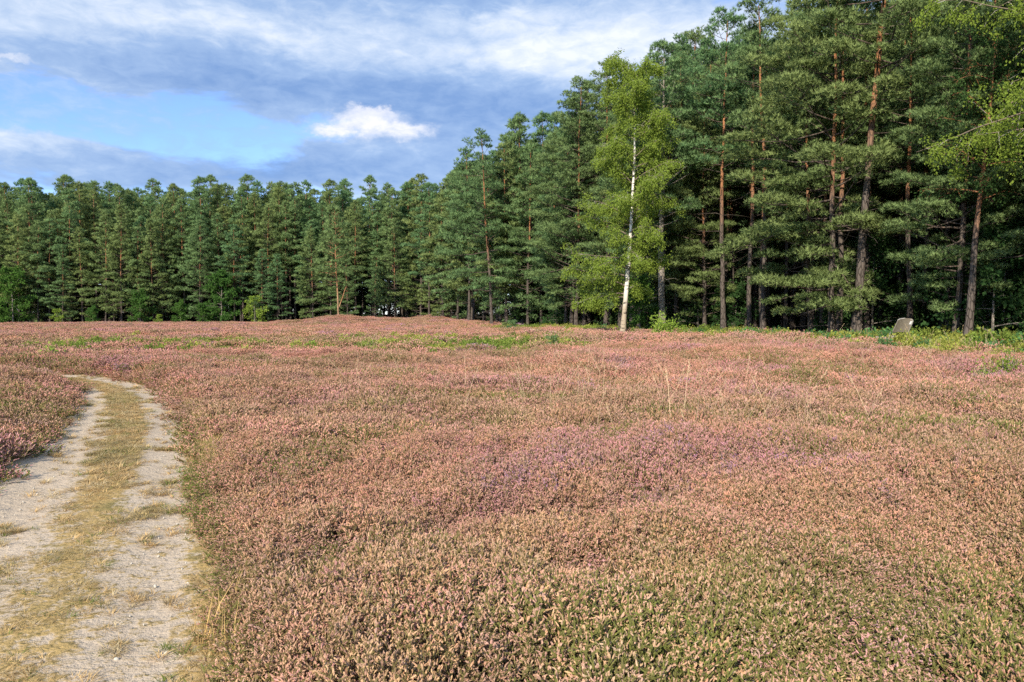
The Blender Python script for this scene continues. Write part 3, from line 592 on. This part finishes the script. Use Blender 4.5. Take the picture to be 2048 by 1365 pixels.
def pine_meshes(seed, H, cb, Rc, near=True, lean=(0, 0), full=1.0, fork=False, bark=None, side=None, girth=1.0):
    """Scots pine: trunk, limbs and layered needle pads. cb = crown base as a share of the height"""
    rng = np.random.RandomState(seed); n = 14; zz = np.linspace(0, 1, n); w = np.cumsum(rng.randn(n, 2) * 0.05 * H / 20, 0); w = w - w[0]
    tr = np.stack([lean[0] * H * zz ** 1.15 + w[:, 0], lean[1] * H * zz ** 1.15 + w[:, 1], zz * H - 0.15], 1); r0 = 0.0085 * H * girth
    rad = r0 * (1 - 0.86 * zz ** 1.1); rad[0] *= 1.32
    at = lambda z: np.array([np.interp(z, tr[:, 2], tr[:, i]) for i in range(3)]); ra = lambda z: float(np.interp(z, tr[:, 2], rad))
    T = Acc(); zf = np.linspace(0, 1, 30); T.tube(np.stack([np.interp(zf, zz, tr[:, i]) for i in range(3)], 1), np.interp(zf, zz, rad), 9 if near else 6, zf, 0.14, rng)
    if fork:
        P = bent(at(H * 0.12), (0.5, 0.1, 0.9), H * 0.26, 8, 0.35, rng, 0.05); T.tube(P, np.linspace(r0 * 0.7, r0 * 0.25, 9), 6, np.linspace(0.3, 0.7, 9))
    Lb = T; tp = []; td = []; tn = []; z = cb * H; a0 = rng.rand() * 6.28; gap = 0.125 if near else 0.15; per = 30 if near else 13

    def puff(c, r, out):
        """one billow of needles: brushes over the upper shell of a flattened ball"""
        m = max(5, int(per * (r / 0.5) ** 1.6)); v = unit(rng.randn(m, 3)); v[:, 2] = np.abs(v[:, 2]) * 1.0 - 0.22; v = v * (0.62 + 0.38 * rng.rand(m, 1)); ax = np.array([1.0, 1.0, 0.52])
        tp.append(c + v * r * ax + rng.randn(m, 3) * 0.05); td.append(unit(v * np.array([0.6, 0.6, 0.2]) + out * 0.6 + np.array([0, 0, 0.30]))); tn.append(unit(v / ax + np.array([0, 0, 0.1])))
    while z < H * 0.99:
        t = (z - cb * H) / (H * (1 - cb)); prof = (1 - t) ** (0.55 if near else 0.63) * (0.60 + 0.40 * min(1, t / 0.25)); a0 += 2.4 + rng.randn() * 0.5; z += gap * (0.6 + 0.8 * rng.rand())
        if rng.rand() > (0.62 + 0.38 * min(1, t / 0.35)) * full: continue
        a = a0; L = Rc * prof * (0.38 + 0.80 * rng.rand() ** 0.8) + 0.30
        if side is not None: L *= 1 + 0.32 * math.cos(a - side)
        inc = -0.12 + 0.85 * t ** 1.4 + rng.randn() * 0.18; d0 = np.array([math.cos(a) * math.cos(inc), math.sin(a) * math.cos(inc), math.sin(inc)])
        P = bent(at(z), d0, L, 6, (0.40 - 0.25 * rng.rand()) if t > 0.15 else (0.05 + 0.4 * rng.rand()), rng, 0.11); br = min(ra(z) * 0.5, 0.012 + 0.014 * L)
        Lb.tube(P, np.linspace(br, 0.010, 7), 4, 0.33)
        f = 0.45 + 0.15 * rng.rand(); sg = 1 if rng.rand() < 0.5 else -1
        while f < 0.99:
            i0 = min(int(f * 6), 5); p = P[i0] + (P[i0 + 1] - P[i0]) * (f * 6 - i0); bd = unit(P[i0 + 1] - P[i0]); sd_ = unit(np.cross(bd, np.array([0, 0, 1.0]))) * sg
            l = (0.16 + 0.26 * L * (1.15 - f)) * (0.6 + 0.7 * rng.rand()); tw = unit(bd * 0.5 + sd_ + np.array([0, 0, 0.15 + 0.2 * rng.rand()])); q = p + tw * l
            if near: Lb.tube(np.array([p, (p + q) / 2 + rng.randn(3) * 0.03, q]), [0.012, 0.009, 0.006], 3, 0.28)
            puff(q, (0.22 + 0.085 * L) * (0.75 + 0.5 * rng.rand()), tw); sg = -sg; f += (0.26 + 0.16 * rng.rand()) / max(L, 0.8) * (1.0 if near else 1.25)
        puff(P[-1], (0.26 + 0.09 * L) * (0.8 + 0.4 * rng.rand()), unit(P[-1] - P[-2]))
    puff(tr[-1] + np.array([0, 0, 0.1]), 0.35, np.array([0, 0, 1.0]))
    for k in range(int(8 + 16 * cb)):                     # bare dead sticks below the crown
        zs = H * cb * (0.25 + 0.8 * rng.rand()); a = rng.rand() * 6.283; L = 0.5 + 1.6 * rng.rand(); Lb.tube(bent(at(zs), (math.cos(a), math.sin(a), 0.1), L, 4, -0.25, rng, 0.16), np.linspace(0.022, 0.005, 5), 3, 0.1)
    tp = np.concatenate(tp); td = np.concatenate(td)
    if near: V, F, s, Nn = needles(tp, td, 9, 0.20, 0.034, rng, 0.55, np.concatenate(tn))
    else: V, F, s, Nn = needles(tp, td, 8, 0.34, 0.068, rng, 0.55, np.concatenate(tn))
    print('pine', seed, len(F))
    return [('trunk', T.mesh('pine_trunk', [bark or M_pbark])), ('crown', set_normals(make_mesh('pine_crown', V, [F], [M_pine], {'shade': s}), Nn))]

def broadleaf_meshes(seed, H, cb, Rc, m_leaf, m_bark, nl, size, droop=0.3, limbs=16, up=0.7, trunk_pts=None, r0=None, prof=None, leafname='leaf', twl=0.5, sub=9, low=None):
    rng = np.random.RandomState(seed); n = 12; zz = np.linspace(0, 1, n); w = np.cumsum(rng.randn(n, 2) * 0.035 * H / 10, 0); w -= w[0]
    tr = np.stack([w[:, 0], w[:, 1], zz * H * 0.97 - 0.1], 1)
    if trunk_pts is not None: tp_ = np.array(trunk_pts, float); tr = np.stack([np.interp(zz * H * 0.97, tp_[:, 2], tp_[:, 0]), np.interp(zz * H * 0.97, tp_[:, 2], tp_[:, 1]), zz * H * 0.97 - 0.1], 1)
    r0 = r0 or 0.012 * H; rad = r0 * (1 - 0.93 * zz ** 0.8) + 0.004; rad[0] *= 1.3
    at = lambda z: np.array([np.interp(z, tr[:, 2], tr[:, i]) for i in range(3)]); T = Acc(); zf = np.linspace(0, 1, 26); T.tube(np.stack([np.interp(zf, zz, tr[:, i]) for i in range(3)], 1), np.interp(zf, zz, rad), 9, zf, 0.16, rng)
    prof = prof or (lambda t: (1 - t) ** 0.55 * (0.6 + 0.4 * min(1, t / 0.3))); Lb = T; TP = []; TD = []
    for k in range(limbs):
        t = (k + rng.rand()) / limbs; z = H * (cb + (0.96 - cb) * t); a = k * 2.4 + rng.randn() * 0.35; L = Rc * prof(t) * (0.7 + 0.5 * rng.rand()) + 0.15; inc = up * (0.6 + 0.6 * t) + rng.randn() * 0.12
        if low and k in low: a, L, inc = low[k]
        P = bent(at(z), (math.cos(a) * math.cos(inc), math.sin(a) * math.cos(inc), math.sin(inc)), L * 1.15, 7, -0.35 - droop * 0.5, rng, 0.12); br = min(0.55 * float(np.interp(z, tr[:, 2], rad)), 0.010 + 0.014 * L)
        Lb.tube(P, np.linspace(br, 0.005, 8), 5, 0.90 + 0.10 * t)
        for j in range(sub):
            f = 0.18 + 0.82 * (j + rng.rand()) / sub; i0 = min(int(f * 7), 6); p = P[i0] + (P[i0 + 1] - P[i0]) * (f * 7 - i0); d = unit(unit(P[i0 + 1] - P[i0]) * 0.7 + rng.randn(3) * 0.65); l = (twl * 0.5 + 0.22 * L * (1.1 - f)) * (0.6 + 0.8 * rng.rand())
            Q = bent(p, d, l, 4, -droop * 1.6, rng, 0.15); Lb.tube(Q, np.linspace(0.008, 0.003, 5), 3, 0.8)
            TP.append(Q[1:]); TD.append(np.diff(Q, axis=0))
            for h in range(3):
                b = Q[rng.randint(1, 5)]; Q2 = bent(b, unit(rng.randn(3)), l * 0.6, 3, -droop * 2.2, rng, 0.15); TP.append(Q2[1:]); TD.append(np.diff(Q2, axis=0))
    TP = np.concatenate(TP); TD = unit(np.concatenate(TD)); i = rng.randint(0, len(TP), nl); P = TP[i] + rng.randn(nl, 3) * twl * 0.11; V, F, s = leaves(P, TD[i], size, rng, droop, 0.72)
    s = np.clip(0.6 * s + 0.4 * np.repeat((i % 7) / 7.0, 4), 0, 1)
    return [('trunk', T.mesh('broadleaf_trunk', [m_bark])), ('crown', make_mesh('broadleaf_crown', V, [F], [m_leaf], {'shade': s}))]

def plant(name, parts, x, y, rz=0.0, s=1.0, label='', cat='tree', group=None, tilt=(0, 0), dz=0.0):
    r = new_obj(name, None); r.empty_display_size = 0.3; r.location = (x, y, float(ground_z(x, y)) + dz); r.rotation_euler = (tilt[0], tilt[1], rz); r.scale = (s, s, s)
    for pn, me in parts: new_obj(pn, me, r)
    tag(r, label, cat, group); return r

def along_edge(s):
    d = np.linalg.norm(np.diff(EDGE, axis=0), axis=1); S = np.concatenate([[0], np.cumsum(d)]); i = min(max(int(np.searchsorted(S, s)) - 1, 0), len(d) - 1); u = (s - S[i]) / d[i]
    p = EDGE[i] + (EDGE[i + 1] - EDGE[i]) * u; t = (EDGE[i + 1] - EDGE[i]) / d[i]; return p, np.array([t[1], -t[0]]), S[-1]

def build_forest():
    rng = np.random.RandomState(77)
    edge_n = [pine_meshes(600 + i, 20.5 + i * 0.4, [0.06, 0.13, 0.22, 0.10][i], [4.1, 3.9, 4.1, 3.6][i], True, (0.01 * (i - 1), 0), 1.0, False, None, math.pi) for i in range(4)]
    core_n = [pine_meshes(620 + i, 21 + i * 0.5, [0.50, 0.42][i], 3.2, True, full=0.9) for i in range(2)]
    edge_f = [pine_meshes(640 + i, 19 + i * 0.5, [0.05, 0.14, 0.26, 0.03][i], [4.4, 4.2, 4.3, 3.9][i], False) for i in range(4)]
    core_f = [pine_meshes(660 + i, 20.5, 0.30 + 0.10 * i, 3.2, False) for i in range(2)]
    placed = []
    def free(x, y, r): return all((x - a) ** 2 + (y - b) ** 2 > r * r for a, b in placed)
    # --- single pines one can point to
    tall = pine_meshes(681, 22.5, 0.47, 3.2, True, (0.105, 0.03), 0.95)
    slim = pine_meshes(682, 17.8, 0.50, 2.6, True, (0.012, 0), 0.9)
    slim2 = pine_meshes(683, 17.2, 0.56, 2.3, True, (0.0, 0.01), 0.85)
    strong = pine_meshes(684, 16.5, 0.34, 3.0, True, (0, 0.02), 1.0, False, M_obark, None, 1.55)
    fork = pine_meshes(685, 14.0, 0.34, 3.0, False, (-0.02, 0), 1.0, True, M_pbark2)
    open_ = pine_meshes(686, 18.0, 0.14, 3.4, True, (-0.045, 0), 0.62, False, None, math.pi)
    skirt = pine_meshes(687, 17.6, 0.07, 4.3, True, (0.005, 0), 0.9, False, None, math.pi * 1.05)
    special = [
        (tall, 14.85, 32.0, 0.0, 1.0, 'tall pine with a thick leaning orange lit trunk behind the tilted panel'),
        (slim, 12.0, 42.0, 0.4, 1.0, 'slender straight pine with coppery upper trunk rising bare out of bilberry'),
        (slim2, 13.1, 38.6, 1.1, 1.0, 'upright bare stemmed pine between the coppery pine and the skirted pine'),
        (strong, 8.75, 43.2, 0.5, 1.0, 'stout grey trunked pine with stub branches just behind the birch'),
        (fork, -21.7, 92.5, 0.2, 1.0, 'pale forked pine with bare trunk on top of the heather mound'),
        (open_, -1.9, 70.0, 0.0, 1.0, 'open crowned pine showing its lit orange trunk at the far bend of the wood'),
        (skirt, 14.65, 33.9, 0.0, 1.0, 'pine with a low skirt of sunlit boughs reaching down to the bilberry'),
    ]
    special.append((edge_n[3], 17.5, 29.2, 0.1, 0.70, 'smaller pine whose low boughs reach out beside the tilted panel'))
    for me, x, y, rz, s, lb in special: placed.append((x, y)); plant('pine_tree', me, x, y, rz, s, lb, 'pine tree')
    thin = pine_meshes(688, 17, 0.62, 2.0, True, (0.01, 0.0), 0.8)
    for x, y, lb in ((13.0, 40.5, 'thin dark pine stem standing in the shade between the coppery pine and the skirted pine'), (13.9, 41.2, 'thin dark pine stem standing in the shade between the coppery pine and the skirted pine'), (15.3, 34.6, 'very thin dark pine stem between the two big trunks by the panel')):
        placed.append((x, y)); plant('pine_tree', thin, x, y, rng.rand() * 6, 0.9 + 0.1 * rng.rand(), lb, 'pine tree', 'thin dark stems by the coppery pine' if 'coppery' in lb else None)
    keep_clear = [(5.95, 40.2, 3.2), (8.75, 43, 2.2), (17.9, 20.6, 4.2), (16.6, 26.5, 1.3), (14.6, 30.5, 1.6), (16.9, 29.8, 2.3)]
    total = along_edge(0)[2]; cnt = {}
    G = {'a': ('sunlit pine in the outer row along the flank of the wood', 'outer pines of the near wood'), 'b': ('shaded pine standing behind the outer row of the near wood', 'inner pines of the near wood'),
         'c': ('sunlit pine in the outer row closing the far end of the heath', 'outer pines at the far end'), 'd': ('pine rising behind the outer row at the far end of the heath', 'inner pines at the far end')}
    deep = []; outer = []
    for row in range(14):
        s = rng.rand() * 3
        while s < total:
            p, nrm, _ = along_edge(s); far = s > 105; step = (2.3 if row == 0 else 2.9) * (1.05 if far else 1.0); s += step * (0.75 + 0.5 * rng.rand())
            off = 0.4 + row * 2.7 + rng.randn() * 0.7; x, y = p + nrm * off + rng.randn(2) * 0.35
            if y < 2 or not free(x, y, 1.35) or any(math.hypot(x - a, y - b) < r for a, b, r in keep_clear): continue
            if edge_dist(np.array([x]), np.array([y]))[0] < -0.2: continue
            placed.append((x, y)); near_t = math.hypot(x, y) < 64
            if row >= 4 or abs(x) > 0.76 * y + 3: deep.append((x, y)); continue
            if row == 0: me = edge_n[rng.randint(4)] if near_t else edge_f[rng.randint(4)]
            elif row == 1: me = (edge_n[rng.randint(1, 4)] if rng.rand() < 0.5 else core_n[rng.randint(2)]) if near_t else (edge_f[rng.randint(4)] if rng.rand() < 0.6 else core_f[rng.randint(2)])
            else: me = core_n[rng.randint(2)] if near_t else core_f[rng.randint(2)]
            sc = 0.84 + 0.24 * rng.rand()
            if far: sc *= [0.78 if rng.rand() > 0.35 else 0.42 + 0.25 * rng.rand(), 0.86, 0.95, 0.98][row] + 0.06 * (fbm(np.array([x]), np.array([y]), 18, 2)[0] - 0.5)
            elif row == 0: sc *= 0.93
            if not far: sc *= 0.765 + 0.205 * float(smooth(y, 44, 57))
            g = ('c' if row == 0 else 'd') if far else ('a' if row == 0 else 'b'); cnt[g] = cnt.get(g, 0) + 1
            o_ = plant('pine_tree', me, x, y, (rng.randn() * 0.6 + 0.3) if g == 'a' and near_t else rng.rand() * 6.283, sc, G[g][0], 'pine tree', G[g][1], (rng.randn() * 0.015, rng.randn() * 0.015))
            if row == 0: outer.append((x, y, far, o_))
    ordn = 'first second third fourth fifth sixth seventh eighth ninth tenth eleventh twelfth thirteenth fourteenth fifteenth sixteenth seventeenth eighteenth nineteenth twentieth'.split()
    runs = {'towards the tilted panel': [t for t in outer if not t[2] and t[1] < 41.0][::-1], 'towards the far mound': [t for t in outer if not t[2] and t[1] >= 41.0]}
    for way, seq in runs.items():
        for k, t in enumerate(seq[:20]): t[3]['label'] = '%s outer pine along the wood edge from the white birch, %s' % (ordn[k], way)
    for k, t in enumerate([t for t in outer if t[2]][:20]): t[3]['label'] = '%s outer pine along the far end of the heath, counted away from the mound' % ordn[k]
    print('pines', cnt, 'deep', len(deep))
    # the depth of the wood, past the trees one can tell apart
    def merged(parts, nm):
        V = []; F3 = []; F4 = []; fm = [[], []]; off = 0; hz = []; sh = []; mats = []
        for k, (pn, me) in enumerate(parts):
            n = len(me.vertices); co = np.empty(n * 3, np.float32); me.vertices.foreach_get('co', co); V.append(co.reshape(-1, 3)); q = len(me.polygons); ls = np.empty(len(me.loops), np.int32); me.loops.foreach_get('vertex_index', ls); st = 3 if pn == 'crown' else 4
            (F3 if st == 3 else F4).append(ls.reshape(-1, st) + off); fm[0 if st == 3 else 1].append(np.full(q, k)); a = np.empty(n, np.float32); me.attributes['shade' if pn == 'crown' else 'hz'].data.foreach_get('value', a)
            hz.append(a if pn != 'crown' else a * 0); sh.append(a if pn == 'crown' else a * 0); mats.append(me.materials[0]); off += n
        return make_mesh(nm, np.concatenate(V), [np.concatenate(F3), np.concatenate(F4)], mats, {'hz': np.concatenate(hz), 'shade': np.concatenate(sh)}, False, np.concatenate(fm[0] + fm[1]))
    bushy = broadleaf_meshes(720, 5.0, 0.04, 3.0, M_dark, M_obark, 3000, 0.30, 0.1, 14, 0.4, twl=1.0)
    prot = [merged(bushy, 'wood_bush'), merged(core_f[0], 'wood_pine'), merged(core_f[1], 'wood_pine'), merged(edge_f[1], 'wood_pine')]
    d = np.array(deep); n0 = len(d); nb = []
    for k in range(260):
        p, nrm, _ = along_edge(total * (k + rng.rand()) / 260); q = p + nrm * (14 + 26 * rng.rand())
        if q[1] > 8: nb.append(q)
    d = np.concatenate([d, np.array(nb)]); n = len(d); s = 0.95 + 0.17 * rng.rand(n); kinds = np.where(np.arange(n) < n0, rng.randint(1, 4, n), 0)
    scatter('deep_forest', np.stack([d[:, 0], d[:, 1], ground_z(d[:, 0], d[:, 1])], 1), np.stack([rng.randn(n) * 0.01, rng.randn(n) * 0.01, rng.rand(n) * 6.28], 1), np.repeat(s[:, None], 3, 1), kinds, prot, {}, 'dark depth of pine wood behind the trees that stand singly', 'forest')

    # --- leafy bushes and small trees under and before the pines
    oak = broadleaf_meshes(700, 7.6, 0.10, 3.0, M_oak, M_obark, 9000, 0.20, 0.15, 20, 0.55, twl=0.8)
    oak2 = broadleaf_meshes(701, 5.0, 0.08, 2.0, M_oak, M_obark, 5000, 0.17, 0.15, 14, 0.6, twl=0.7)
    lime = broadleaf_meshes(702, 3.2, 0.05, 1.6, M_lime, M_obark, 1700, 0.15, 0.1, 10, 0.6, twl=0.6)
    under = [broadleaf_meshes(703 + i, 4.0 + i, 0.06, 2.1, M_dark, M_obark, 4200, 0.16, 0.15, 14, 0.45, twl=0.8) for i in range(2)]
    plant('oak_tree', oak, -40.5, 103.2, 0.5, 1.0, 'round bright green oak among the far pines', 'oak tree')
    plant('oak_tree', oak, -68.5, 101.5, 2.5, 1.05, 'broad bright green oak at the far pines, opposite end from the mound', 'oak tree')
    plant('oak_tree', oak2, -51.8, 103.0, 1.0, 0.95, 'small dark green oak bush at the foot of the far pines', 'oak tree')
    plant('leafy_shrub', lime, -35.6, 102.4, 0.4, 1.2, 'pale lime green shrub with spreading twigs beside the round oak', 'shrub')
    for x, y, s, k in ((-46, 102.6, 0.9, 0), (-48.8, 102.4, 0.6, 1), (-42.7, 102.2, 0.75, 0), (-62.5, 101.6, 0.9, 1), (-58, 102.3, 0.7, 0)):
        plant('leafy_shrub', oak2 if k == 0 else lime, x, y, rng.rand() * 6, s * 0.75, 'low green shrub at the foot of the far pines', 'shrub', 'low shrubs under the far pines')
    plant('beech_shrub', oak2, 7.45, 43.2, 0.3, 0.66, 'fresh green leafy bush between the birch and the stout grey trunk', 'shrub')
    for k in range(26):
        s = 12 + 84 * (k + rng.rand()) / 26; p, nrm, _ = along_edge(s); x, y = p + nrm * (2.2 + 4.0 * rng.rand())
        if any(math.hypot(x - a, y - b) < r * 0.7 for a, b, r in keep_clear): continue
        plant('shade_shrub', under[k % 2], x, y, rng.rand() * 6, 0.6 + 0.5 * rng.rand(), 'dark leafy bush in the shade under the near pines', 'shrub', 'shade bushes under the near pines')
build_forest()

# ------------------------------------------------------------------ the birches
def build_birches():
    tp = [(0, 0, -0.1), (0.10, 0, 1.2), (0.22, 0, 2.6), (0.34, 0, 4.3), (0.46, 0, 6.2), (0.56, 0.1, 8.3), (0.66, 0.1, 10), (0.62, 0, 11.5), (0.55, 0, 13), (0.6, 0, 15.2)]
    prof = lambda t: 0.92 - 0.10 * t - 0.40 * t * t
    low = {0: (3.1, 1.7, 0.3), 1: (3.0, 2.5, 0.25), 2: (0.4, 0.7, 0.6), 3: (3.3, 3.1, 0.35), 4: (1.8, 1.1, 0.6), 5: (2.9, 3.0, 0.4), 6: (0.1, 1.1, 0.7), 8: (0.0, 1.8, 0.7)}
    b = broadleaf_meshes(801, 15.2, 0.13, 2.75, M_birch, M_bbark, 76000, 0.082, 0.75, 52, 0.75, tp, 0.155, prof, twl=0.80, sub=13, low=low)
    plant('birch_tree', b, 5.95, 40.0, 0.0, 1.0, 'slender white barked birch with airy yellow green leaves standing alone before the pines', 'birch tree')
    b2 = broadleaf_meshes(802, 18.5, 0.34, 5.0, M_birch2, M_bbark, 110000, 0.072, 0.8, 56, 0.55, None, 0.20, lambda t: 0.95 - 0.5 * t * t, twl=0.8, sub=11)
    plant('birch_tree', b2, 18.0, 20.8, 0.8, 1.0, 'leafy birch with hanging bright green foliage at the corner of the wood', 'birch tree')
    b3 = broadleaf_meshes(803, 12, 0.45, 2.2, M_dark, M_pbark, 7000, 0.09, 0.6, 24, 0.6, [(0, 0, -0.1), (0.15, 0, 1.5), (0.3, 0.1, 4), (0.7, 0.1, 8), (0.9, 0, 12)], 0.16, twl=0.7)
    plant('young_tree', b3, 16.7, 27.2, 0.0, 1.0, 'dark stemmed young tree in the shade behind the tall green undergrowth', 'tree')
build_birches()

# ------------------------------------------------------------------ small plants and things on the heath
def build_small():
    rng = np.random.RandomState(90)
    bush = [('stems', None), ('foliage', None)]
    def shrub(seed, H, Rr, n, size, m):
        r = np.random.RandomState(seed); A = Acc(); TP = []
        for k in range(26):
            a = r.rand() * 6.283; inc = 0.5 + 0.9 * r.rand(); L = H * (0.6 + 0.5 * r.rand()); P = bent((0, 0, -0.02), (math.cos(a) * math.cos(inc) * Rr / H, math.sin(a) * math.cos(inc) * Rr / H, math.sin(inc)), L, 6, 0.1, r, 0.12); A.tube(P, np.linspace(0.014, 0.004, 7), 4, 0.4); TP.append(P[2:])
        TP = np.concatenate(TP); i = r.randint(0, len(TP), n); V, F, s = leaves(TP[i] + r.randn(n, 3) * 0.09, np.tile([0, 0, 0.7], (n, 1)), size, r, -0.1, 0.62)
        return [('stems', A.mesh('shrub_stems', [M_obark])), ('foliage', make_mesh('shrub_foliage', V, [F], [m], {'shade': s}))]
    plant('leafy_shrub', shrub(901, 1.25, 1.35, 1500, 0.11, M_lime), 7.55, 36.6, 0, 1.0, 'bright lime green leafy shrub at the heather edge near the birch', 'shrub')
    sap = shrub(902, 0.62, 0.30, 520, 0.055, M_birch2)
    plant('sapling', sap, 10.45, 15.6, 0, 1.0, 'upright light green sapling standing in the heather', 'sapling', dz=0.12)
    plant('sapling', shrub(904, 0.45, 0.45, 420, 0.05, M_birch), 9.95, 15.4, 1, 0.85, 'low bushy yellow green sapling next to the upright one', 'sapling', dz=0.12)
    plant('fern_plant', shrub(903, 0.55, 0.7, 160, 0.12, M_lime), -14.2, 22.9, 0, 0.9, 'yellow green fern clump beyond the bend of the track', 'fern', dz=0.1)
    sp = pine_meshes(910, 1.5, 0.08, 0.55, True)
    for x, y, s, lb in ((1.55, 28.5, 0.38, 'tiny dark green pine seedling in the green strip of the heath'), (0.0, 52, 0.55, 'knee high pine seedling on the heather rise before the wood'), (-0.6, 56, 0.45, 'smallest pine seedling on the heather rise by the fallen log')):
        plant('pine_seedling', sp, x, y, rng.rand() * 6, s, lb, 'pine seedling')
    # fallen bleached log
    r = new_obj('fallen_log', None); r.location = (2.4, 45, float(ground_z(2.4, 45)) + 0.34); r.rotation_euler = (0, R(2), R(-38)); tag(r, 'bleached fallen log lying in the heather before the wood', 'log')
    A = Acc(); n = 12; P = np.stack([np.linspace(-1.6, 1.6, n), 0.05 * np.sin(np.arange(n)), 0.03 * np.cos(np.arange(n) * 0.7)], 1); A.tube(P, np.linspace(0.075, 0.045, n), 9, 0, 0.15, rng); new_obj('log_stem', A.mesh('log_stem', [M_log]), r)
    B = Acc(); B.tube(bent((0.6, 0, 0.05), (0.6, 0.2, 0.6), 0.5, 4, 0.1, rng, 0.1), np.linspace(0.03, 0.012, 5), 5, 0); new_obj('branch_stub', B.mesh('branch_stub', [M_log]), r)

    # weathered tilted panel with a white label, standing on a thin leg at the wood edge
    X0, Y0 = 15.0, 28.6; r = new_obj('tilted_panel', None); r.location = (X0, Y0, float(ground_z(X0, Y0)) + 0.0); r.rotation_euler = (0, 0, R(20)); tag(r, 'weathered grey brown tilted panel with a white label at the wood edge', 'panel board')
    def panel(w0, w1, z0, z1, th, shear, arch, nx=14):
        V = []; 
        for side in (0, 1):
            for i in range(nx + 1):
                u = i / nx; x = -0.5 + u; bot = z0 + arch * (1 - (2 * u - 1) ** 2); top = z1 + 0.05 * (1 - (2 * u - 1) ** 2) - 0.06 * max(0, u - 0.86) / 0.14 + 0.05 * u
                bow = 0.05 * (1 - (2 * u - 1) ** 2)
                for zz in (bot, top): V.append((x * (w0 if zz == bot else w1) + shear * (zz - z0), side * th + bow - 0.30 * (zz - z0), zz))
        m = (nx + 1) * 2; F = []
        for i in range(nx):
            a = i * 2; F += [(a, a + 2, a + 3, a + 1), (m + a + 1, m + a + 3, m + a + 2, m + a), (a + 1, a + 3, m + a + 3, m + a + 1), (m + a, m + a + 2, a + 2, a)]
        e = nx * 2; F += [(0, 1, m + 1, m), (e + 1, e, m + e, m + e + 1)]; return np.array(V, float), np.array(F)
    V, F = panel(0.80, 0.78, 0.50, 1.02, 0.035, 0.26, 0.07); new_obj('board', make_mesh('panel_board', V, [F], [M_panel]), r)
    A = Acc(); A.tube([(0.41, 0.02, 0.46), (0.46, -0.05, 0.72), (0.515, -0.13, 0.97), (0.48, -0.145, 1.03), (0.34, -0.11, 1.075), (0.10, -0.09, 1.095), (-0.12, -0.10, 1.07), (-0.26, -0.13, 1.025)], 0.018, 6, 0); new_obj('rim', A.mesh('panel_rim', [M_steel], smooth_faces=True), r)
    Vl = [(0.36, -0.100, 0.86), (0.445, -0.108, 0.86), (0.475, -0.150, 0.985), (0.39, -0.140, 0.985)]; Vb = [(a, b + 0.012, c) for a, b, c in Vl]
    new_obj('white_label', make_mesh('white_label', np.array(Vl + Vb), [np.array([(0, 1, 2, 3), (7, 6, 5, 4), (0, 4, 5, 1), (1, 5, 6, 2), (2, 6, 7, 3), (3, 7, 4, 0)])], [M_white]), r)
    for x0, x1 in ((0.28, 0.42), (-0.42, -0.36)):
        A = Acc(); A.tube([(x0, 0.0, -0.05), ((x0 + x1) / 2, 0.0, 0.25), (x1, 0.01, 0.56)], [0.022, 0.02, 0.02], 6, 0); new_obj('leg', A.mesh('panel_leg', [M_leg]), r)
    r = new_obj('rotten_log', None); r.location = (14.2, 28.0, float(ground_z(14.2, 28.0)) + 0.36); r.rotation_euler = (0, R(-3), R(8)); tag(r, 'short dark rotten log lying in front of the tilted panel', 'log')
    A = Acc(); n = 9; A.tube(np.stack([np.linspace(-0.5, 0.45, n), 0.02 * np.sin(np.arange(n) * 1.3), 0.02 * np.cos(np.arange(n))], 1), np.linspace(0.09, 0.065, n), 9, 0, 0.3, rng); new_obj('log_stem', A.mesh('rotten_stem', [M_obark]), r)
    B = Acc(); B.tube(bent((0.1, 0, 0.05), (0.3, 0, 0.8), 0.22, 3, 0.0, rng, 0.1), [0.03, 0.02, 0.015, 0.01], 5, 0); new_obj('branch_stub', B.mesh('rotten_stub', [M_obark]), r)
build_small()
